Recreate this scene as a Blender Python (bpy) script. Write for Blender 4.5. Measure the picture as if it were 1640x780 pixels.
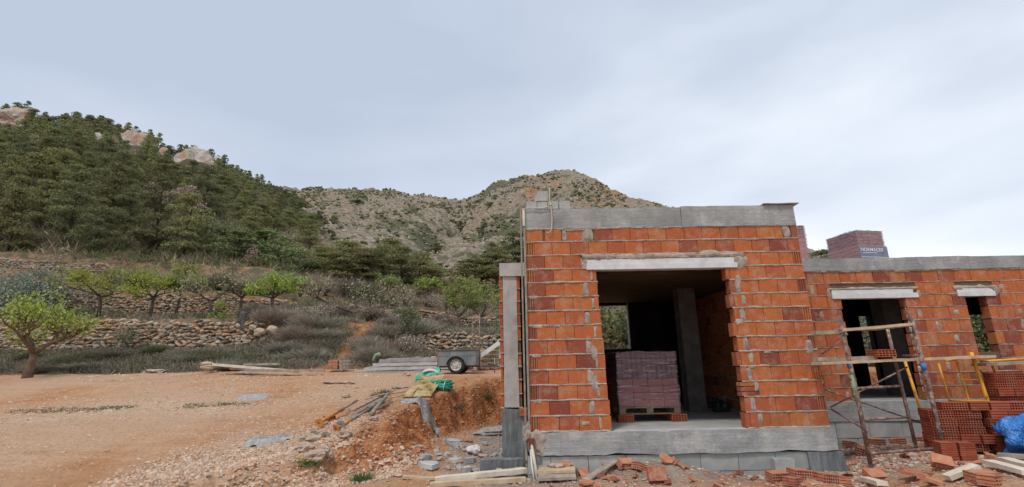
import bpy, math, random
import numpy as np
from mathutils import Vector, Matrix, Euler
for o in list(bpy.data.objects): bpy.data.objects.remove(o)
S = bpy.context.scene
COL = S.collection
RD = math.radians
rng = np.random.default_rng(7)
random.seed(7)
# ------------------------------------------------------------------ camera
CF, CP, CR, CZ = 779.3157, .24876, .01862, .843     # focal (px of a 1640 px wide frame), pitch, roll, height over the slab
cam = bpy.data.cameras.new('camera'); cam.sensor_width = 36; cam.lens = CF/1640*36; cam.clip_end = 3000; cam.clip_start = .05
co = bpy.data.objects.new('camera', cam); COL.objects.link(co); S.camera = co
aF = np.array([0, math.cos(CP), math.sin(CP)]); _u = np.array([0, -math.sin(CP), math.cos(CP)]); _x = np.array([1., 0, 0])
aX = math.cos(CR)*_x - math.sin(CR)*_u; aU = math.sin(CR)*_x + math.cos(CR)*_u
co.matrix_world = Matrix(((aX[0], aU[0], -aF[0], 0), (aX[1], aU[1], -aF[1], 0), (aX[2], aU[2], -aF[2], CZ), (0, 0, 0, 1)))
S.render.resolution_x = 1024; S.render.resolution_y = 487
# ------------------------------------------------------------------ light
SUN_EL, SUN_AZ = RD(60), RD(212)       # azimuth clockwise from +Y, where the sun stands
W = bpy.data.worlds.new('World'); S.world = W; W.use_nodes = True
nt = W.node_tree; nt.nodes.clear()
def wn(t, **k):
    n = nt.nodes.new(t)
    for a, b in k.items(): setattr(n, a, b)
    return n
wo = wn('ShaderNodeOutputWorld'); bg = wn('ShaderNodeBackground'); bg.inputs[1].default_value = .1
sky = wn('ShaderNodeTexSky', sky_type='NISHITA', sun_disc=False, sun_elevation=SUN_EL, sun_rotation=SUN_AZ, air_density=1.3, dust_density=2.0)
tc = wn('ShaderNodeTexCoord')
mp = wn('ShaderNodeMapping'); mp.inputs['Scale'].default_value = (1, 1, 2.6); mp.inputs['Location'].default_value = (.35, .1, .25); mp.inputs['Rotation'].default_value = (0, RD(12), RD(20))
n1 = wn('ShaderNodeTexNoise'); n1.inputs['Scale'].default_value = 1.5; n1.inputs['Detail'].default_value = 6; n1.inputs['Roughness'].default_value = .38; n1.inputs['Distortion'].default_value = .25
n2 = wn('ShaderNodeTexNoise'); n2.inputs['Scale'].default_value = 4.2; n2.inputs['Detail'].default_value = 4; n2.inputs['Roughness'].default_value = .5
L = nt.links
L.new(tc.outputs['Generated'], mp.inputs[0]); L.new(mp.outputs[0], n1.inputs[0]); L.new(mp.outputs[0], n2.inputs[0])
sep = wn('ShaderNodeSeparateXYZ'); L.new(tc.outputs['Generated'], sep.inputs[0])
# the cloud deck is thinner and whiter towards the right and towards the horizon
def wmath(op, a, b):
    m = wn('ShaderNodeMath', operation=op)
    for i, v in enumerate((a, b)):
        if isinstance(v, (int, float)): m.inputs[i].default_value = v
        else: L.new(v, m.inputs[i])
    return m.outputs[0]
acc = wmath('ADD', wmath('MULTIPLY', n1.outputs[0], 1.15), wmath('MULTIPLY', n2.outputs[0], .15))
acc = wmath('ADD', acc, wmath('MULTIPLY', sep.outputs[0], .36))
acc = wmath('ADD', acc, wmath('MULTIPLY', sep.outputs[2], -.16))
cr = wn('ShaderNodeValToRGB'); e = cr.color_ramp.elements
e[0].position = .42; e[0].color = (5.7, 6.5, 7.9, 1); e[1].position = .92; e[1].color = (12.0, 12.4, 12.9, 1)
m = cr.color_ramp.elements.new(.60); m.color = (6.9, 7.7, 9.0, 1); m = cr.color_ramp.elements.new(.76); m.color = (9.4, 10.0, 11.0, 1)
L.new(acc, cr.inputs[0])
mx = wn('ShaderNodeMixRGB'); mx.inputs[0].default_value = .88; L.new(sky.outputs[0], mx.inputs[1]); L.new(cr.outputs[0], mx.inputs[2])
L.new(mx.outputs[0], bg.inputs[0]); L.new(bg.outputs[0], wo.inputs[0])
sl = bpy.data.lights.new('sun', 'SUN'); sl.energy = 2.0; sl.angle = RD(10); sl.color = (1, .95, .88)
so = bpy.data.objects.new('sun', sl); COL.objects.link(so)
sd = Vector((math.sin(SUN_AZ)*math.cos(SUN_EL), math.cos(SUN_AZ)*math.cos(SUN_EL), math.sin(SUN_EL)))
so.rotation_euler = sd.to_track_quat('Z', 'Y').to_euler(); so.location = (0, -10, 30)
S.view_settings.view_transform = 'Standard'; S.view_settings.look = 'None'; S.view_settings.exposure = 0; S.view_settings.gamma = 1
S.view_settings.use_curve_mapping = False
S.cycles.max_bounces = 6
# ------------------------------------------------------------------ picture to place helpers (a ray through a pixel of the photograph)
def ray(px, py): return aF + aX*(px-820)/CF - aU*(py-390)/CF
def at(px, py, Y):
    d = ray(px, py); P = d*(Y/d[1]); return np.array([P[0], Y, P[2]+CZ])
def slope(px, py):
    d = ray(px, py); return d[0]/d[1], d[2]/d[1]
# ------------------------------------------------------------------ noise
def _h(ix, iy, iz, s):
    n = (ix*374761393 + iy*668265263 + iz*2147483647*0 + iz*1274126177 + s*974634777) & 0xffffffff
    n = ((n ^ (n >> 13))*1103515245) & 0xffffffff
    n = ((n ^ (n >> 16))*2246822519) & 0xffffffff
    return ((n ^ (n >> 13)) & 0xffff)/32768.0 - 1
def noise(x, y, z=0., s=0):
    x, y, z = np.broadcast_arrays(np.asarray(x, float), np.asarray(y, float), np.asarray(z, float))
    ix, iy, iz = np.floor(x).astype(np.int64), np.floor(y).astype(np.int64), np.floor(z).astype(np.int64)
    fx, fy, fz = x-ix, y-iy, z-iz
    fx, fy, fz = fx*fx*(3-2*fx), fy*fy*(3-2*fy), fz*fz*(3-2*fz)
    r = 0
    for a in (0, 1):
        for b in (0, 1):
            for c in (0, 1):
                r = r + _h(ix+a, iy+b, iz+c, s)*(fx if a else 1-fx)*(fy if b else 1-fy)*(fz if c else 1-fz)
    return r
def fbm(x, y, z=0., o=4, s=0, g=.5):
    r = 0; a = 1; f = 1
    for i in range(o):
        r = r + a*noise(np.asarray(x)*f, np.asarray(y)*f, np.asarray(z)*f, s+i*17); a *= g; f *= 2.03
    return r
def sstep(a, b, x): t = np.clip((x-a)/(b-a), 0, 1); return t*t*(3-2*t)
# ------------------------------------------------------------------ materials
MATS = {}
class NT:
    def __init__(s, name, rough=.9, spec=.25):
        m = bpy.data.materials.new(name); m.use_nodes = True; s.m = m; s.t = m.node_tree; s.b = s.t.nodes['Principled BSDF']
        s.b.inputs['Roughness'].default_value = rough; s.b.inputs['Specular IOR Level'].default_value = spec
        MATS[name] = m; s.crd = s.n('ShaderNodeTexCoord').outputs['Object']
    def n(s, t, **k):
        n = s.t.nodes.new(t)
        for a, b in k.items(): setattr(n, a, b)
        return n
    def put(s, sock, v):
        if isinstance(v, bpy.types.NodeSocket): s.t.links.new(v, sock)
        elif isinstance(v, tuple): sock.default_value = v if len(v) == len(sock.default_value) else (*v, 1)
        else: sock.default_value = v
    def map(s, scale, src=None):
        n = s.n('ShaderNodeMapping'); n.inputs['Scale'].default_value = scale if isinstance(scale, tuple) else (scale,)*3; s.put(n.inputs[0], src or s.crd); return n.outputs[0]
    def noise(s, scale, det=4, rough=.55, src=None, dist=0):
        n = s.n('ShaderNodeTexNoise'); n.inputs['Scale'].default_value = scale; n.inputs['Detail'].default_value = det; n.inputs['Roughness'].default_value = rough; n.inputs['Distortion'].default_value = dist
        s.put(n.inputs['Vector'], src or s.crd); return n.outputs[0]
    def voro(s, scale, out='Distance', src=None, feat='F1'):
        n = s.n('ShaderNodeTexVoronoi', feature=feat); n.inputs['Scale'].default_value = scale; s.put(n.inputs['Vector'], src or s.crd); return n.outputs[out]
    def ramp(s, v, *st):
        n = s.n('ShaderNodeValToRGB'); e = n.color_ramp.elements
        while len(e) < len(st): e.new(.5)
        for i, (p, c) in enumerate(st):
            e[i].position = p; e[i].color = (*c, 1) if isinstance(c, tuple) else (c, c, c, 1)
        s.put(n.inputs[0], v); return n.outputs[0]
    def mix(s, f, a, b, mode='MIX'):
        n = s.n('ShaderNodeMixRGB', blend_type=mode); s.put(n.inputs[0], f); s.put(n.inputs[1], a); s.put(n.inputs[2], b); return n.outputs[0]
    def math(s, op, a, b=0.):
        n = s.n('ShaderNodeMath', operation=op); s.put(n.inputs[0], a); s.put(n.inputs[1], b); return n.outputs[0]
    def attr(s, name):
        return s.n('ShaderNodeAttribute', attribute_name=name).outputs['Fac']
    def isl(s): return s.n('ShaderNodeNewGeometry').outputs['Random Per Island']
    def rnd(s): return s.n('ShaderNodeObjectInfo').outputs['Random']
    def col(s, c): s.put(s.b.inputs['Base Color'], c); return s
    def bump(s, h, st=.3, d=.02):
        n = s.n('ShaderNodeBump'); n.inputs['Strength'].default_value = st; n.inputs['Distance'].default_value = d; s.put(n.inputs['Height'], h); s.put(s.b.inputs['Normal'], n.outputs[0]); return s
def simple(name, c1, c2, scale=8, rough=.85, bump=.2, bd=.01, spec=.25, metal=0, det=5):
    k = NT(name, rough, spec); f = k.noise(scale, det, .6); k.col(k.mix(k.ramp(f, (.35, 0.), (.65, 1.)), c1, c2))
    if bump: k.bump(k.noise(scale*5, 4, .6), bump, bd)
    k.b.inputs['Metallic'].default_value = metal; return k.m
# fired clay
k = NT('fired_brick', .88, .2); r = k.isl()
base = k.ramp(r, (0., (.19, .055, .040)), (.10, (.27, .072, .042)), (.22, (.40, .108, .043)), (.5, (.46, .128, .044)), (.72, (.49, .148, .047)), (.88, (.45, .160, .052)), (1., (.24, .066, .045)))
f = k.noise(14, 4, .6); base = k.mix(k.ramp(f, (.30, .42), (.58, 0.)), base, (.24, .075, .045))
f2 = k.noise(5, 6, .72); base = k.mix(k.ramp(f2, (.50, 0.), (.68, .6)), base, (.48, .30, .22))
f3 = k.noise(60, 2, .5); base = k.mix(k.ramp(f3, (.66, 0.), (.72, .6)), base, (.55, .42, .34))
k.col(base); rib = k.n('ShaderNodeTexWave', wave_type='BANDS', bands_direction='X'); rib.inputs['Scale'].default_value = 13; rib.inputs['Distortion'].default_value = .4
k.put(rib.inputs[0], k.crd); k.bump(k.math('ADD', k.math('MULTIPLY', rib.outputs[0], .7), k.noise(60, 4, .65)), .6, .005)
k = NT('loose_brick_clay', .9, .15); r = k.rnd()
base = k.ramp(r, (0., (.31, .095, .055)), (.5, (.41, .135, .07)), (1., (.48, .185, .09)))
base = k.mix(k.ramp(k.noise(9, 6, .7), (.40, 0.), (.66, .75)), base, (.50, .34, .25)); k.col(base); k.bump(k.noise(70, 3), .4, .004)
k = NT('hollow_brick_clay', .9, .15); r = k.rnd()
base = k.ramp(r, (0., (.25, .065, .04)), (.5, (.33, .085, .045)), (1., (.40, .11, .055)))
base = k.mix(k.ramp(k.noise(7, 5, .65), (.5, 0.), (.75, .45)), base, (.40, .24, .18)); k.col(base); k.bump(k.noise(70, 3), .4, .004)
k = NT('mortar', .95, .1); k.col(k.ramp(k.noise(9, 6, .65), (.3, (.22, .185, .155)), (.5, (.37, .31, .26)), (.7, (.52, .455, .39)))); k.bump(k.noise(60, 5, .7), .8, .012)
k = NT('joint_back', .95, .1); k.col((.16, .10, .07))
k = NT('concrete', .85, .25); f = k.noise(1.6, 6, .62); f2 = k.noise(11, 5, .6)
c = k.ramp(f, (.32, (.22, .225, .225)), (.5, (.34, .345, .34)), (.68, (.44, .44, .425)))
c = k.mix(k.ramp(f2, (.35, .35), (.6, 0.)), c, (.23, .23, .225)); sv = k.noise(1, 5, .6, k.map((22, 22, 1.4)))
c = k.mix(k.ramp(sv, (.55, 0.), (.72, .35)), c, (.16, .17, .19)); pores = k.voro(28)
c = k.mix(k.ramp(pores, (.0, .75), (.10, 0.)), c, (.12, .12, .12)); k.col(c)
bl = k.n('ShaderNodeTexWave', wave_type='BANDS', bands_direction='Z', wave_profile='SAW'); bl.inputs['Scale'].default_value = 2.9; bl.inputs['Distortion'].default_value = .25; k.put(bl.inputs[0], k.crd)
c = k.mix(k.ramp(bl.outputs[0], (.0, .35), (.06, 0.)), c, (.17, .17, .17)); c = k.mix(k.ramp(k.noise(2.6, 7, .72), (.55, 0.), (.63, .55)), c, (.50, .49, .46)); k.col(c)
k.bump(k.math('ADD', k.noise(26, 5, .65), k.math('MULTIPLY', k.noise(1, 3, .5, k.map((2, 2, 26))), .8)), .6, .014)
k = NT('concrete_light', .85, .25); f = k.noise(3, 6, .62)
c = k.ramp(f, (.32, (.34, .335, .32)), (.5, (.46, .455, .44)), (.68, (.55, .54, .52))); c = k.mix(k.ramp(k.noise(1, 5, .6, k.map((14, 14, 1.2))), (.55, 0.), (.75, .4)), c, (.30, .29, .27)); k.col(c)
k.bump(k.noise(30, 5, .65), .35, .008)
k = NT('concrete_block', .95, .15); c = k.ramp(k.isl(), (0, (.33, .34, .325)), (1, (.45, .45, .43))); c = k.mix(k.ramp(k.noise(4, 6, .65), (.4, .45), (.62, 0.)), c, (.23, .24, .24)); k.col(c); k.bump(k.noise(80, 4, .7), .6, .006)
k = NT('wet_concrete', .7, .35); c = k.ramp(k.noise(1, 6, .6, k.map((16, 16, 1.5))), (.3, (.10, .115, .12)), (.55, (.19, .20, .205)), (.75, (.32, .33, .33))); k.col(c); k.bump(k.noise(30, 5, .65), .4, .01)
k = NT('floor_screed', .8, .25); k.col(k.ramp(k.noise(2.4, 6, .65), (.35, (.30, .295, .28)), (.65, (.44, .43, .41)))); k.bump(k.noise(40, 4), .3, .006)
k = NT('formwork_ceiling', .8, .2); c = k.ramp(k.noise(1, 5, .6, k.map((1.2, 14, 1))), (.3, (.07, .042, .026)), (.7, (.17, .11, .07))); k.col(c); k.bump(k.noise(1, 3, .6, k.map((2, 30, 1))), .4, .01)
simple('lintel_concrete', (.52, .53, .53), (.66, .67, .67), 6, .8, .2, .004)
simple('timber', (.42, .30, .19), (.58, .45, .31), 5, .85, .4, .006)
k = NT('shade_black_wall', .8, .2); k.col(k.ramp(k.noise(3, 5, .6), (.35, (.012, .010, .010)), (.7, (.035, .026, .022))))  # back wall colour near-black: the gloom of the rooms is painted into it
simple('old_timber', (.24, .20, .16), (.42, .36, .29), 6, .9, .5, .008)
simple('pale_timber', (.55, .48, .38), (.72, .64, .52), 6, .85, .4, .006)
simple('grey_steel', (.20, .19, .17), (.34, .32, .29), 9, .6, .2, .003, .4, .3)
k = NT('rusty_scaffold', .75, .3); c = k.ramp(k.noise(13, 6, .7), (.3, (.10, .055, .05)), (.48, (.20, .12, .10)), (.58, (.30, .22, .18)), (.66, (.55, .50, .44))); k.col(c); k.bump(k.noise(60, 4, .7), .6, .006)
k = NT('rusty_tube', .75, .3); c = k.ramp(k.noise(11, 6, .7), (.3, (.16, .11, .09)), (.5, (.30, .24, .19)), (.66, (.42, .36, .30))); k.col(c); k.bump(k.noise(60, 4, .7), .5, .005)
k = NT('yellow_paint', .5, .4); c = k.ramp(k.noise(10, 5, .65), (.36, (.34, .14, .03)), (.46, (.72, .34, .03)), (.8, (.80, .42, .05))); k.col(c)
simple('orange_rust', (.42, .17, .05), (.62, .28, .08), 10, .7, .3, .004)
simple('blue_grey_tube', (.13, .17, .18), (.28, .33, .33), 9, .6, .2, .004)
simple('blue_tape', (.03, .14, .45), (.06, .25, .6), 20, .5, 0)
simple('green_tape', (.12, .24, .15), (.34, .38, .22), 20, .5, 0)
k = NT('blue_tarp', .38, .5); k.col(k.ramp(k.noise(4, 4, .5), (.3, (.015, .12, .42)), (.6, (.04, .22, .62)), (.75, (.25, .36, .60)))); k.bump(k.noise(7, 3, .5, None, 1.5), 1., .08)
k = NT('white_sack', .55, .4); k.col(k.ramp(k.noise(6, 4, .6), (.3, (.52, .47, .47)), (.7, (.74, .71, .71)))); k.bump(k.noise(14, 4, .6), .6, .03)
k = NT('black_sack', .35, .5); k.col(k.ramp(k.noise(5, 4, .6), (.4, (.015, .018, .02)), (.75, (.10, .13, .14)))); k.bump(k.noise(14, 4, .6), .7, .03)
k = NT('green_plastic', .4, .5); k.col(k.ramp(k.noise(12, 4, .6), (.3, (.01, .20, .12)), (.6, (.03, .42, .27)), (.75, (.35, .62, .48)))); k.bump(k.noise(25, 4, .6), .4, .02)
simple('hemp_rope', (.45, .38, .30), (.62, .55, .46), 40, .9, .5, .004)
k = NT('board_ply', .8, .2); k.col(k.ramp(k.noise(4, 5, .65), (.36, (.16, .10, .03)), (.5, (.40, .29, .13)), (.7, (.58, .46, .28)))); k.bump(k.noise(30, 3), .3, .005)
simple('trailer_paint', (.17, .185, .19), (.27, .285, .29), 3, .5, .15, .004, .5, .4)
simple('trailer_rust', (.24, .11, .06), (.36, .22, .14), 8, .8, .3, .004)
simple('rubber', (.02, .02, .02), (.05, .045, .04), 9, .8, .2, .004)
simple('wheel_rim', (.48, .45, .42), (.62, .60, .57), 9, .5, .1, .003, .5)
simple('pallet_wood', (.13, .09, .06), (.24, .17, .11), 6, .9, .4, .006)
simple('shade_dark_concrete', (.12, .11, .10), (.20, .185, .17), 5, .9, .4, .006)  # inner columns: concrete darkened, indoor shade put into the colour
simple('dark_metal', (.05, .04, .04), (.10, .08, .07), 9, .6, .2, .003, .4)
simple('white_pvc', (.58, .58, .56), (.72, .72, .70), 4, .4, 0)
k = NT('label_blue', .5, .4); k.col(k.ramp(k.noise(5, 4), (.3, (.13, .14, .21)), (.7, (.22, .23, .31))))
simple('label_white', (.62, .62, .66), (.75, .75, .78), 8, .5, 0)
simple('packed_brick_red', (.26, .085, .07), (.34, .12, .10), 5, .8, .2, .004)
simple('packed_brick_mauve', (.11, .06, .065), (.19, .11, .12), 5, .8, .2, .004)
simple('packed_brick_rose', (.26, .145, .15), (.34, .20, .205), 5, .8, .2, .004)
simple('packed_brick_pink', (.42, .21, .19), (.50, .27, .245), 5, .8, .2, .004)
k = NT('stretch_film', .22, .6)
tr = k.n('ShaderNodeBsdfTransparent'); mxs = k.n('ShaderNodeMixShader'); k.b.inputs['Base Color'].default_value = (.42, .31, .34, 1)
st = k.noise(1, 4, .6, k.map((3, 3, 34)), 1.5); k.put(mxs.inputs[0], k.ramp(st, (.3, .08), (.52, .22), (.64, .75)))
k.t.links.new(tr.outputs[0], mxs.inputs[1]); k.t.links.new(k.b.outputs[0], mxs.inputs[2]); k.t.links.new(mxs.outputs[0], k.t.nodes['Material Output'].inputs[0]); k.bump(st, .5, .02)
# ground
k = NT('yard_earth', .95, .12)
big = k.noise(.33, 5, .6, k.map((1, .55, 1))); mid = k.noise(1.7, 6, .65, k.map((1, .6, 1))); fine = k.noise(24, 5, .7); peb = k.voro(17, 'Color'); pebd = k.voro(17)
c = k.ramp(mid, (.30, (.40, .195, .088)), (.48, (.50, .265, .135)), (.66, (.58, .35, .20)))
c = k.mix(k.ramp(big, (.40, 0.), (.56, .85)), c, (.56, .40, .285))
c = k.mix(k.attr('gravel'), c, k.mix(k.ramp(peb, (.2, 0.), (.8, 1.)), (.52, .37, .26), (.66, .52, .41)))
tr_ = k.noise(1, 4, .6, k.map((.35, 5.5, 1))); c = k.mix(k.ramp(tr_, (.50, 0.), (.66, .38)), c, (.63, .45, .33))
c = k.mix(k.ramp(k.noise(.9, 6, .7, k.map((.5, 3., 1))), (.60, 0.), (.70, .5)), c, (.27, .20, .13))
clay = k.ramp(k.noise(6, 6, .7), (.32, (.22, .085, .04)), (.5, (.46, .20, .09)), (.68, (.62, .33, .17)))
c = k.mix(k.attr('clay'), c, clay)
c = k.mix(k.attr('dust'), c, k.ramp(k.noise(5, 6, .7), (.3, (.22, .21, .20)), (.55, (.36, .33, .30)), (.7, (.46, .38, .30))))
c = k.mix(k.ramp(fine, (.35, .45), (.6, 0.)), c, k.mix(1, c, (.55, .5, .45), 'MULTIPLY')); c = k.mix(1, c, (.90, .84, .78), 'MULTIPLY'); k.col(c)
h = k.math('ADD', k.math('MULTIPLY', fine, .8), k.math('MULTIPLY', k.math('SUBTRACT', 1., pebd), .6)); k.bump(k.math('ADD', h, k.math('MULTIPLY', k.noise(5, 5, .7), 1.2)), .85, .04)
k = NT('hill_earth', .95, .1)
rock = k.attr('rock'); fn = k.noise(.9, 8, .72, k.map((1, 1, 1.8)), 1.); fm = k.noise(.12, 6, .65)
scrub = k.ramp(k.noise(1.3, 6, .7), (.3, (.075, .08, .045)), (.55, (.145, .14, .085)), (.72, (.24, .21, .145)))
stone = k.ramp(fn, (.36, (.09, .075, .055)), (.46, (.22, .185, .14)), (.60, (.37, .315, .24)), (.74, (.54, .475, .38)))
stone = k.mix(k.ramp(k.noise(.05, 6, .7), (.50, 0.), (.66, .5)), stone, (.36, .215, .14))
f = k.math('ADD', k.noise(.35, 7, .7, k.map((1, 1, 1.6)), .6), k.math('MULTIPLY', k.math('SUBTRACT', rock, .5), .55))
c = k.mix(k.ramp(f, (.46, 0.), (.57, 1.)), scrub, stone)
low = k.ramp(k.noise(.5, 7, .7), (.3, (.15, .10, .06)), (.5, (.30, .19, .115)), (.66, (.42, .25, .14)))
low = k.mix(k.ramp(k.noise(1.4, 6, .7), (.46, 0.), (.58, .9)), low, (.12, .115, .075))
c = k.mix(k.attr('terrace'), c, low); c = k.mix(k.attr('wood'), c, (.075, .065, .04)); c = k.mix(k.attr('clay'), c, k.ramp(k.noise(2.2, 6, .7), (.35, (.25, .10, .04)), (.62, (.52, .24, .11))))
k.col(c); k.bump(k.math('ADD', fn, k.math('MULTIPLY', k.noise(4, 5, .7), .4)), .8, .5)
def rockmat(name, *c):
    k = NT(name, .92, .15); r = k.isl(); a = k.ramp(r, *[(i/(len(c)-1), v) for i, v in enumerate(c)])
    a = k.mix(k.ramp(k.noise(7, 5, .65), (.4, .4), (.62, 0.)), a, (.20, .16, .12)); k.col(a); k.bump(k.noise(22, 5, .65), .5, .02); return k.m
rockmat('wall_stone', (.28, .23, .175), (.42, .345, .265), (.50, .42, .325), (.50, .30, .17), (.36, .29, .22))
rockmat('wall_stone_dark', (.24, .195, .15), (.35, .285, .22), (.43, .35, .275), (.42, .25, .15), (.30, .245, .19))
rockmat('gravel', (.46, .28, .17), (.60, .43, .31), (.66, .51, .40), (.55, .34, .21), (.70, .58, .47))
rockmat('rubble_mix', (.42, .14, .08), (.55, .30, .20), (.62, .50, .40), (.54, .40, .30), (.50, .18, .09), (.66, .53, .42), (.38, .33, .29))
rockmat('hill_rock', (.20, .18, .145), (.34, .31, .25), (.46, .42, .35), (.38, .35, .29), (.42, .28, .19))
rockmat('loose_clod', (.46, .17, .07), (.56, .27, .13), (.60, .38, .24), (.42, .14, .05))
rockmat('grey_rubble', (.33, .33, .33), (.45, .44, .42), (.36, .33, .30))
k = NT('limestone', .92, .15); c = k.ramp(k.noise(.5, 7, .7, None, .8), (.30, (.14, .12, .10)), (.44, (.40, .36, .31)), (.6, (.56, .50, .43)), (.78, (.62, .56, .49)))
c = k.mix(k.ramp(k.noise(.16, 4, .6), (.5, 0.), (.62, .8)), c, (.50, .29, .18)); k.col(c); k.bump(k.noise(1.6, 7, .7), 1., .5)
def leafmat(name, *c, sub=.0, objv=.25):
    k = NT(name, .75, .2); a = k.ramp(k.isl(), *[(i/(len(c)-1), v) for i, v in enumerate(c)])
    hs = k.n('ShaderNodeHueSaturation'); k.put(hs.inputs['Value'], k.math('ADD', k.math('MULTIPLY', k.rnd(), objv*2), 1-objv)); k.put(hs.inputs['Color'], a); k.put(hs.inputs['Hue'], k.math('ADD', k.math('MULTIPLY', k.rnd(), .03), .485)); k.col(hs.outputs[0])
    if sub:
        t = k.n('ShaderNodeBsdfTranslucent'); k.put(t.inputs[0], hs.outputs[0]); ms = k.n('ShaderNodeMixShader'); ms.inputs[0].default_value = sub
        k.t.links.new(k.b.outputs[0], ms.inputs[1]); k.t.links.new(t.outputs[0], ms.inputs[2]); k.t.links.new(ms.outputs[0], k.t.nodes['Material Output'].inputs[0])
    return k.m
leafmat('pine_dark', (.12, .132, .06), (.17, .18, .082), (.215, .22, .105), sub=.3)
leafmat('pine_olive', (.165, .17, .07), (.225, .225, .095), (.28, .27, .12), sub=.3)
leafmat('pine_fresh', (.16, .20, .085), (.21, .255, .11), (.26, .30, .135), sub=.15)
leafmat('brown_crown', (.27, .20, .165), (.36, .27, .22), (.42, .30, .25), sub=.1)
leafmat('almond_leaf', (.26, .31, .05), (.34, .42, .08), (.44, .50, .12), sub=.35, objv=.12)
leafmat('almond_grey', (.26, .25, .13), (.37, .35, .20), (.46, .43, .27), sub=.3, objv=.12)
leafmat('almond_lime', (.22, .28, .07), (.30, .37, .10), (.37, .43, .14), sub=.35, objv=.12)
leafmat('olive_leaf', (.13, .16, .12), (.19, .22, .17), (.25, .29, .23), sub=.15)
leafmat('brush_grey', (.20, .185, .14), (.29, .26, .20), (.38, .34, .275), sub=.2)
leafmat('brush_green', (.14, .15, .08), (.205, .21, .12), (.27, .265, .16), sub=.2)
leafmat('brush_brown', (.26, .205, .15), (.37, .295, .225), (.45, .375, .30), sub=.2)
leafmat('weed_green', (.07, .11, .03), (.11, .16, .05), (.15, .20, .08), sub=.2)
leafmat('yellow_petal', (.75, .40, .02), (.85, .50, .03), sub=.2)
simple('bark', (.055, .042, .032), (.12, .095, .075), 9, .95, .6, .02)
simple('bark_grey', (.17, .13, .11), (.27, .215, .18), 9, .95, .6, .02)
simple('bark_brown', (.10, .065, .04), (.19, .13, .085), 9, .95, .6, .02)
M = MATS
# ------------------------------------------------------------------ mesh building
class MB:
    def __init__(s): s.V = []; s.F = []; s.n = 0; s.mats = []
    def add(s, V, F, mat=None, smooth=False):
        V = np.asarray(V, float).reshape(-1, 3)
        mi = 0
        if mat is not None:
            if mat not in s.mats: s.mats.append(mat)
            mi = s.mats.index(mat)
        if not isinstance(F, list): F = [F]
        for f in F:
            f = np.asarray(f, np.int64)
            if f.size: s.F.append((f+s.n, mi, smooth))
        s.V.append(V); s.n += len(V); return s
    def mesh(s, name):
        V = np.concatenate(s.V); me = bpy.data.meshes.new(name); me.vertices.add(len(V)); me.vertices.foreach_set('co', V.ravel())
        tot = np.concatenate([np.full(len(f), f.shape[1]) for f, _, _ in s.F]); idx = np.concatenate([f.ravel() for f, _, _ in s.F])
        me.loops.add(len(idx)); me.loops.foreach_set('vertex_index', idx.astype(np.int32)); me.polygons.add(len(tot))
        st = np.zeros(len(tot), np.int32); st[1:] = np.cumsum(tot)[:-1]; me.polygons.foreach_set('loop_start', st)
        me.polygons.foreach_set('material_index', np.concatenate([np.full(len(f), m) for f, m, _ in s.F]).astype(np.int32))
        me.polygons.foreach_set('use_smooth', np.concatenate([np.full(len(f), sm) for f, _, sm in s.F]))
        for m in s.mats: me.materials.append(M[m])
        me.update(calc_edges=True); me.validate(); return me
    def build(s, name, parent=None, **tags):
        o = bpy.data.objects.new(name, s.mesh(name)); COL.objects.link(o); o.parent = parent
        tag(o, **tags); return o
def tag(o, label=None, category=None, group=None, kind=None):
    for a, b in (('label', label), ('category', category), ('group', group), ('kind', kind)):
        if b: o[a] = b
    return o
def empty(name, loc, label, category, rz=0, group=None, rot=None):
    o = bpy.data.objects.new(name, None); COL.objects.link(o); o.location = tuple(float(v) for v in loc); o.rotation_euler = rot or (0, 0, rz); o.empty_display_size = .1
    return tag(o, label, category, group)
def dup(root, loc, rot=(0, 0, 0), scale=1., label=None, group=None):
    r = root.copy(); COL.objects.link(r); r.location = tuple(float(v) for v in loc); r.rotation_euler = rot; r.scale = (scale,)*3 if isinstance(scale, (int, float)) else scale
    if label: r['label'] = label
    if group: r['group'] = group
    for ch in list(root.children):
        c = ch.copy(); COL.objects.link(c); c.parent = r
        for g in ch.children:
            d = g.copy(); COL.objects.link(d); d.parent = c
    return r
BF = np.array([[0, 3, 2, 1], [4, 5, 6, 7], [0, 1, 5, 4], [1, 2, 6, 5], [2, 3, 7, 6], [3, 0, 4, 7]])
def rotm(r): return np.array(Euler(r).to_matrix())
def box(x0, x1, y0, y1, z0, z1):
    return np.array([(x0, y0, z0), (x1, y0, z0), (x1, y1, z0), (x0, y1, z0), (x0, y0, z1), (x1, y0, z1), (x1, y1, z1), (x0, y1, z1)], float), BF
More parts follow.
